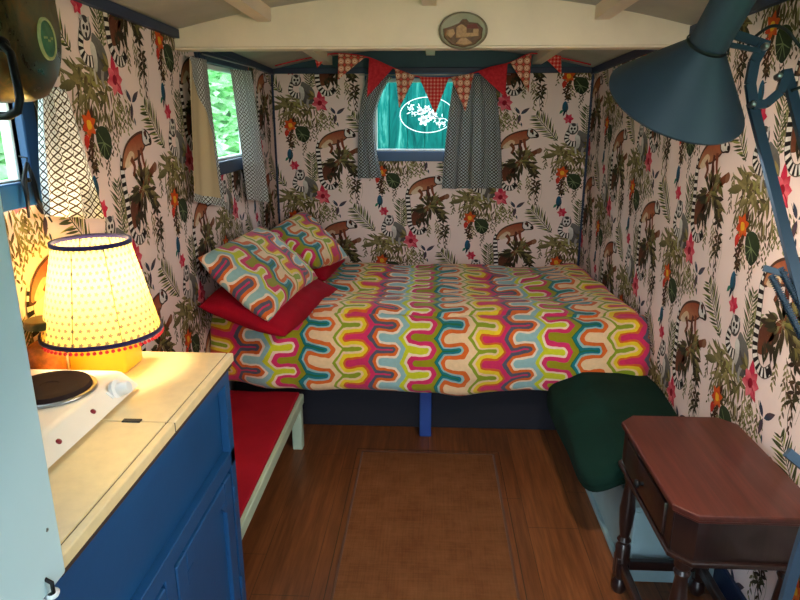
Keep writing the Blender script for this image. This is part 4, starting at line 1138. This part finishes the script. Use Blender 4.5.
for (a, b) in (((T0x+.045, T0y+.06), (T0x+.045, T1y-.06)), ((T1x-.05, T0y+.06), (T1x-.05, T1y-.06))):
    bm = B(); box(bm, a[0]-.011, a[0]+.011, a[1], b[1], .085, .118, .003); child('stretcher', bm, M['darkwood'], tb)
for yy in (T0y+.045, T1y-.05):
    bm = B(); box(bm, T0x+.06, T1x-.065, yy-.011, yy+.011, .085, .118, .003); child('stretcher', bm, M['darkwood'], tb)

# ------------------------------------------------------------------ blue balanced-arm floor lamp
rc = atd(676, 101, 1.12); 
axd = (_rt*.155+_up*.622-_fw*.764).normalized()
RB, RS, HS = .120, .031, .100
base_pt = atd(752, 740, 1.06); base_pt.z = 0
al = empty('floor_lamp', tuple(base_pt), label='blue balanced-arm lamp with a large cone shade at the right', cat='lamp')
def lc_(nm, bm, mat, parent=al, **kw):
    if parent is al:
        o = obj(nm, bm, mat, al, **kw); o.location = -base_pt; return o
    return obj(nm, bm, mat, parent, **kw)
bm = B(); T = .0016
prof = [(RB-.004, .000), (RB, -.002), (RB+.0015, .002), (RB-.001, .006), (RS+.003, HS), (RS, HS+.008), (RS+.001, HS+.012), (RS, HS+.016), (RS, HS+.105), (RS-.004, HS+.115), (0, HS+.118)]
lathe(bm, prof, rc, axd, 72)
lathe(bm, [(RB-.004, 0), (RB-.005, .006), (RS, HS), (RS-.003, HS+.10), (0, HS+.112)], rc, axd, 72)
ls = lc_('lamp_shade', bm, M['lampblue'], auto=.5)
bm = B(); lathe(bm, [(RS+.003, HS+.003), (RS+.0045, HS+.006), (RS+.003, HS+.009)], rc, axd, 48); obj('shade_collar', bm, M['iron'], ls, True)
bm = B(); sphere(bm, rc+axd*.052, .020, 3); lathe(bm, [(.013, .07), (.013, .12)], rc, axd, 20); obj('bulb', bm, M['bulb'], ls, True)
pl2 = plight('floor_lamp_light', rc+axd*.05, (1, .80, .60), 32, .03)
Q = lambda x, y, d: atd(x, y, d)
# bracket from shade
bm = B(); bar(bm, Q(724, 31, 1.09), Q(769, 46, 1.085), .004, .016, _up); bar(bm, Q(716, 42, 1.075), Q(760, 51, 1.08), .004, .008, _up); lc_('shade_bracket', bm, M['lampsteel'])
def flatbar(pts, w, h):
    bm = B(); pts = [Vector(p) for p in pts]
    for a, b in zip(pts, pts[1:]): bar(bm, a, b, w, h, -_fw)
    return bm
bm = flatbar([Q(764, 44, 1.085), Q(754, 62, 1.085), Q(750, 84, 1.085), Q(753, 105, 1.085)], .017, .008); lc_('head_link', bm, M['lampsteel'])
bm = flatbar([Q(753, 105, 1.08), Q(766, 104, 1.08), Q(780, 92, 1.08), Q(787, 72, 1.08)], .014, .007); lc_('curved_link', bm, M['lampsteel'])
bm = flatbar([Q(752, 103, 1.09), Q(833, 420, 1.02)], .017, .009); lc_('upper_arm', bm, M['lampsteel'])
bm = flatbar([Q(786, 70, 1.10), Q(868, 400, 1.03)], .017, .009); lc_('upper_arm', bm, M['lampsteel'])
for p in (Q(753, 104, 1.07), Q(779, 76, 1.07), Q(766, 46, 1.07)):
    bm = B(); lathe(bm, [(0, .006), (.004, .005), (.0055, .001), (.0055, -.008)], p, -_fw, 14); lc_('pivot_bolt', bm, M['steel'], smooth=True)
# springs
def spring(p, q, r, turns, wire=.0012):
    p, q = Vector(p), Vector(q); u, w, d = frame_of(q-p); L_ = (q-p).length; n = turns*10; pts = []
    for i in range(n+1):
        a = i/10*2*PI; pts.append(p+d*L_*i/n+(u*math.cos(a)+w*math.sin(a))*r)
    bm = B(); tube(bm, pts, wire, 5); return bm
for (a, b) in (((771, 275, 1.05), (836, 405, 1.02)), ((780, 268, 1.055), (850, 400, 1.03))):
    bm = spring(Q(*a), Q(*b), .0055, 60); tube(bm, [Q(*a), Q(*b)], .0042, 8); lc_('spring', bm, M['lampsteel'])
bm = flatbar([Q(764, 268, 1.055), Q(786, 275, 1.055)], .01, .006); lc_('spring_anchor', bm, M['lampsteel'])
# elbow and lower arm down to the base on the floor
bm = flatbar([Q(828, 410, 1.025), Q(872, 395, 1.03), Q(862, 440, 1.03), Q(828, 420, 1.025)], .02, .01); bar(bm, Q(787, 452, 1.04), Q(836, 492, 1.03), .016, .01, -_fw); lc_('elbow_plate', bm, M['lampsteel'])
low = base_pt+Vector((0, 0, .10))
e1 = Q(838, 425, 1.03); k1 = Q(800, 548, 1.06)
bm = flatbar([e1, k1, Q(784, 604, 1.07)], .017, .009); bar(bm, Q(784, 604, 1.07), low, .017, .009, -_fw); lc_('lower_arm', bm, M['lampsteel'])
bm = flatbar([Q(860, 430, 1.04), Q(830, 560, 1.07)], .017, .009); bar(bm, Q(830, 560, 1.07), low+Vector((.03, 0, .02)), .017, .009, -_fw); lc_('lower_arm', bm, M['lampsteel'])
bm = B(); lathe(bm, [(0, 0), (.14, 0), (.14, .012), (.12, .022), (.03, .03), (.02, .05), (.018, .11), (0, .115)], base_pt, n=48); lc_('lamp_foot', bm, M['lampblue'], auto=.6)
bm = B(); cp = cat([(747, 47), (756, 36), (772, 26), (786, 30), (798, 44), (812, 62), (815, 80), (803, 86), (791, 91)], 5)
tube(bm, [Q(x, y, 1.09) for x, y in cp], .0028, 8); lc_('flex', bm, M['black'], smooth=True)

# ------------------------------------------------------------------ world and light
w = bpy.data.worlds.new('world'); SC.world = w; w.use_nodes = True; nt = w.node_tree
bg = nt.nodes['Background']
tc = nt.nodes.new('ShaderNodeTexCoord'); sep = nt.nodes.new('ShaderNodeSeparateXYZ'); nt.links.new(tc.outputs['Generated'], sep.inputs[0])
rp = nt.nodes.new('ShaderNodeValToRGB'); nt.links.new(sep.outputs[2], rp.inputs[0])
rp.color_ramp.elements[0].position = .0; rp.color_ramp.elements[0].color = (.66, .76, .80, 1); rp.color_ramp.elements[1].position = .25; rp.color_ramp.elements[1].color = (.74, .87, 1., 1)
nt.links.new(rp.outputs[0], bg.inputs[0]); bg.inputs[1].default_value = 3.5
SC.view_settings.view_transform = 'Standard'; SC.view_settings.look = 'None'; SC.view_settings.gamma = 1
SC.view_settings.use_curve_mapping = False; SC.view_settings.exposure = 1.15
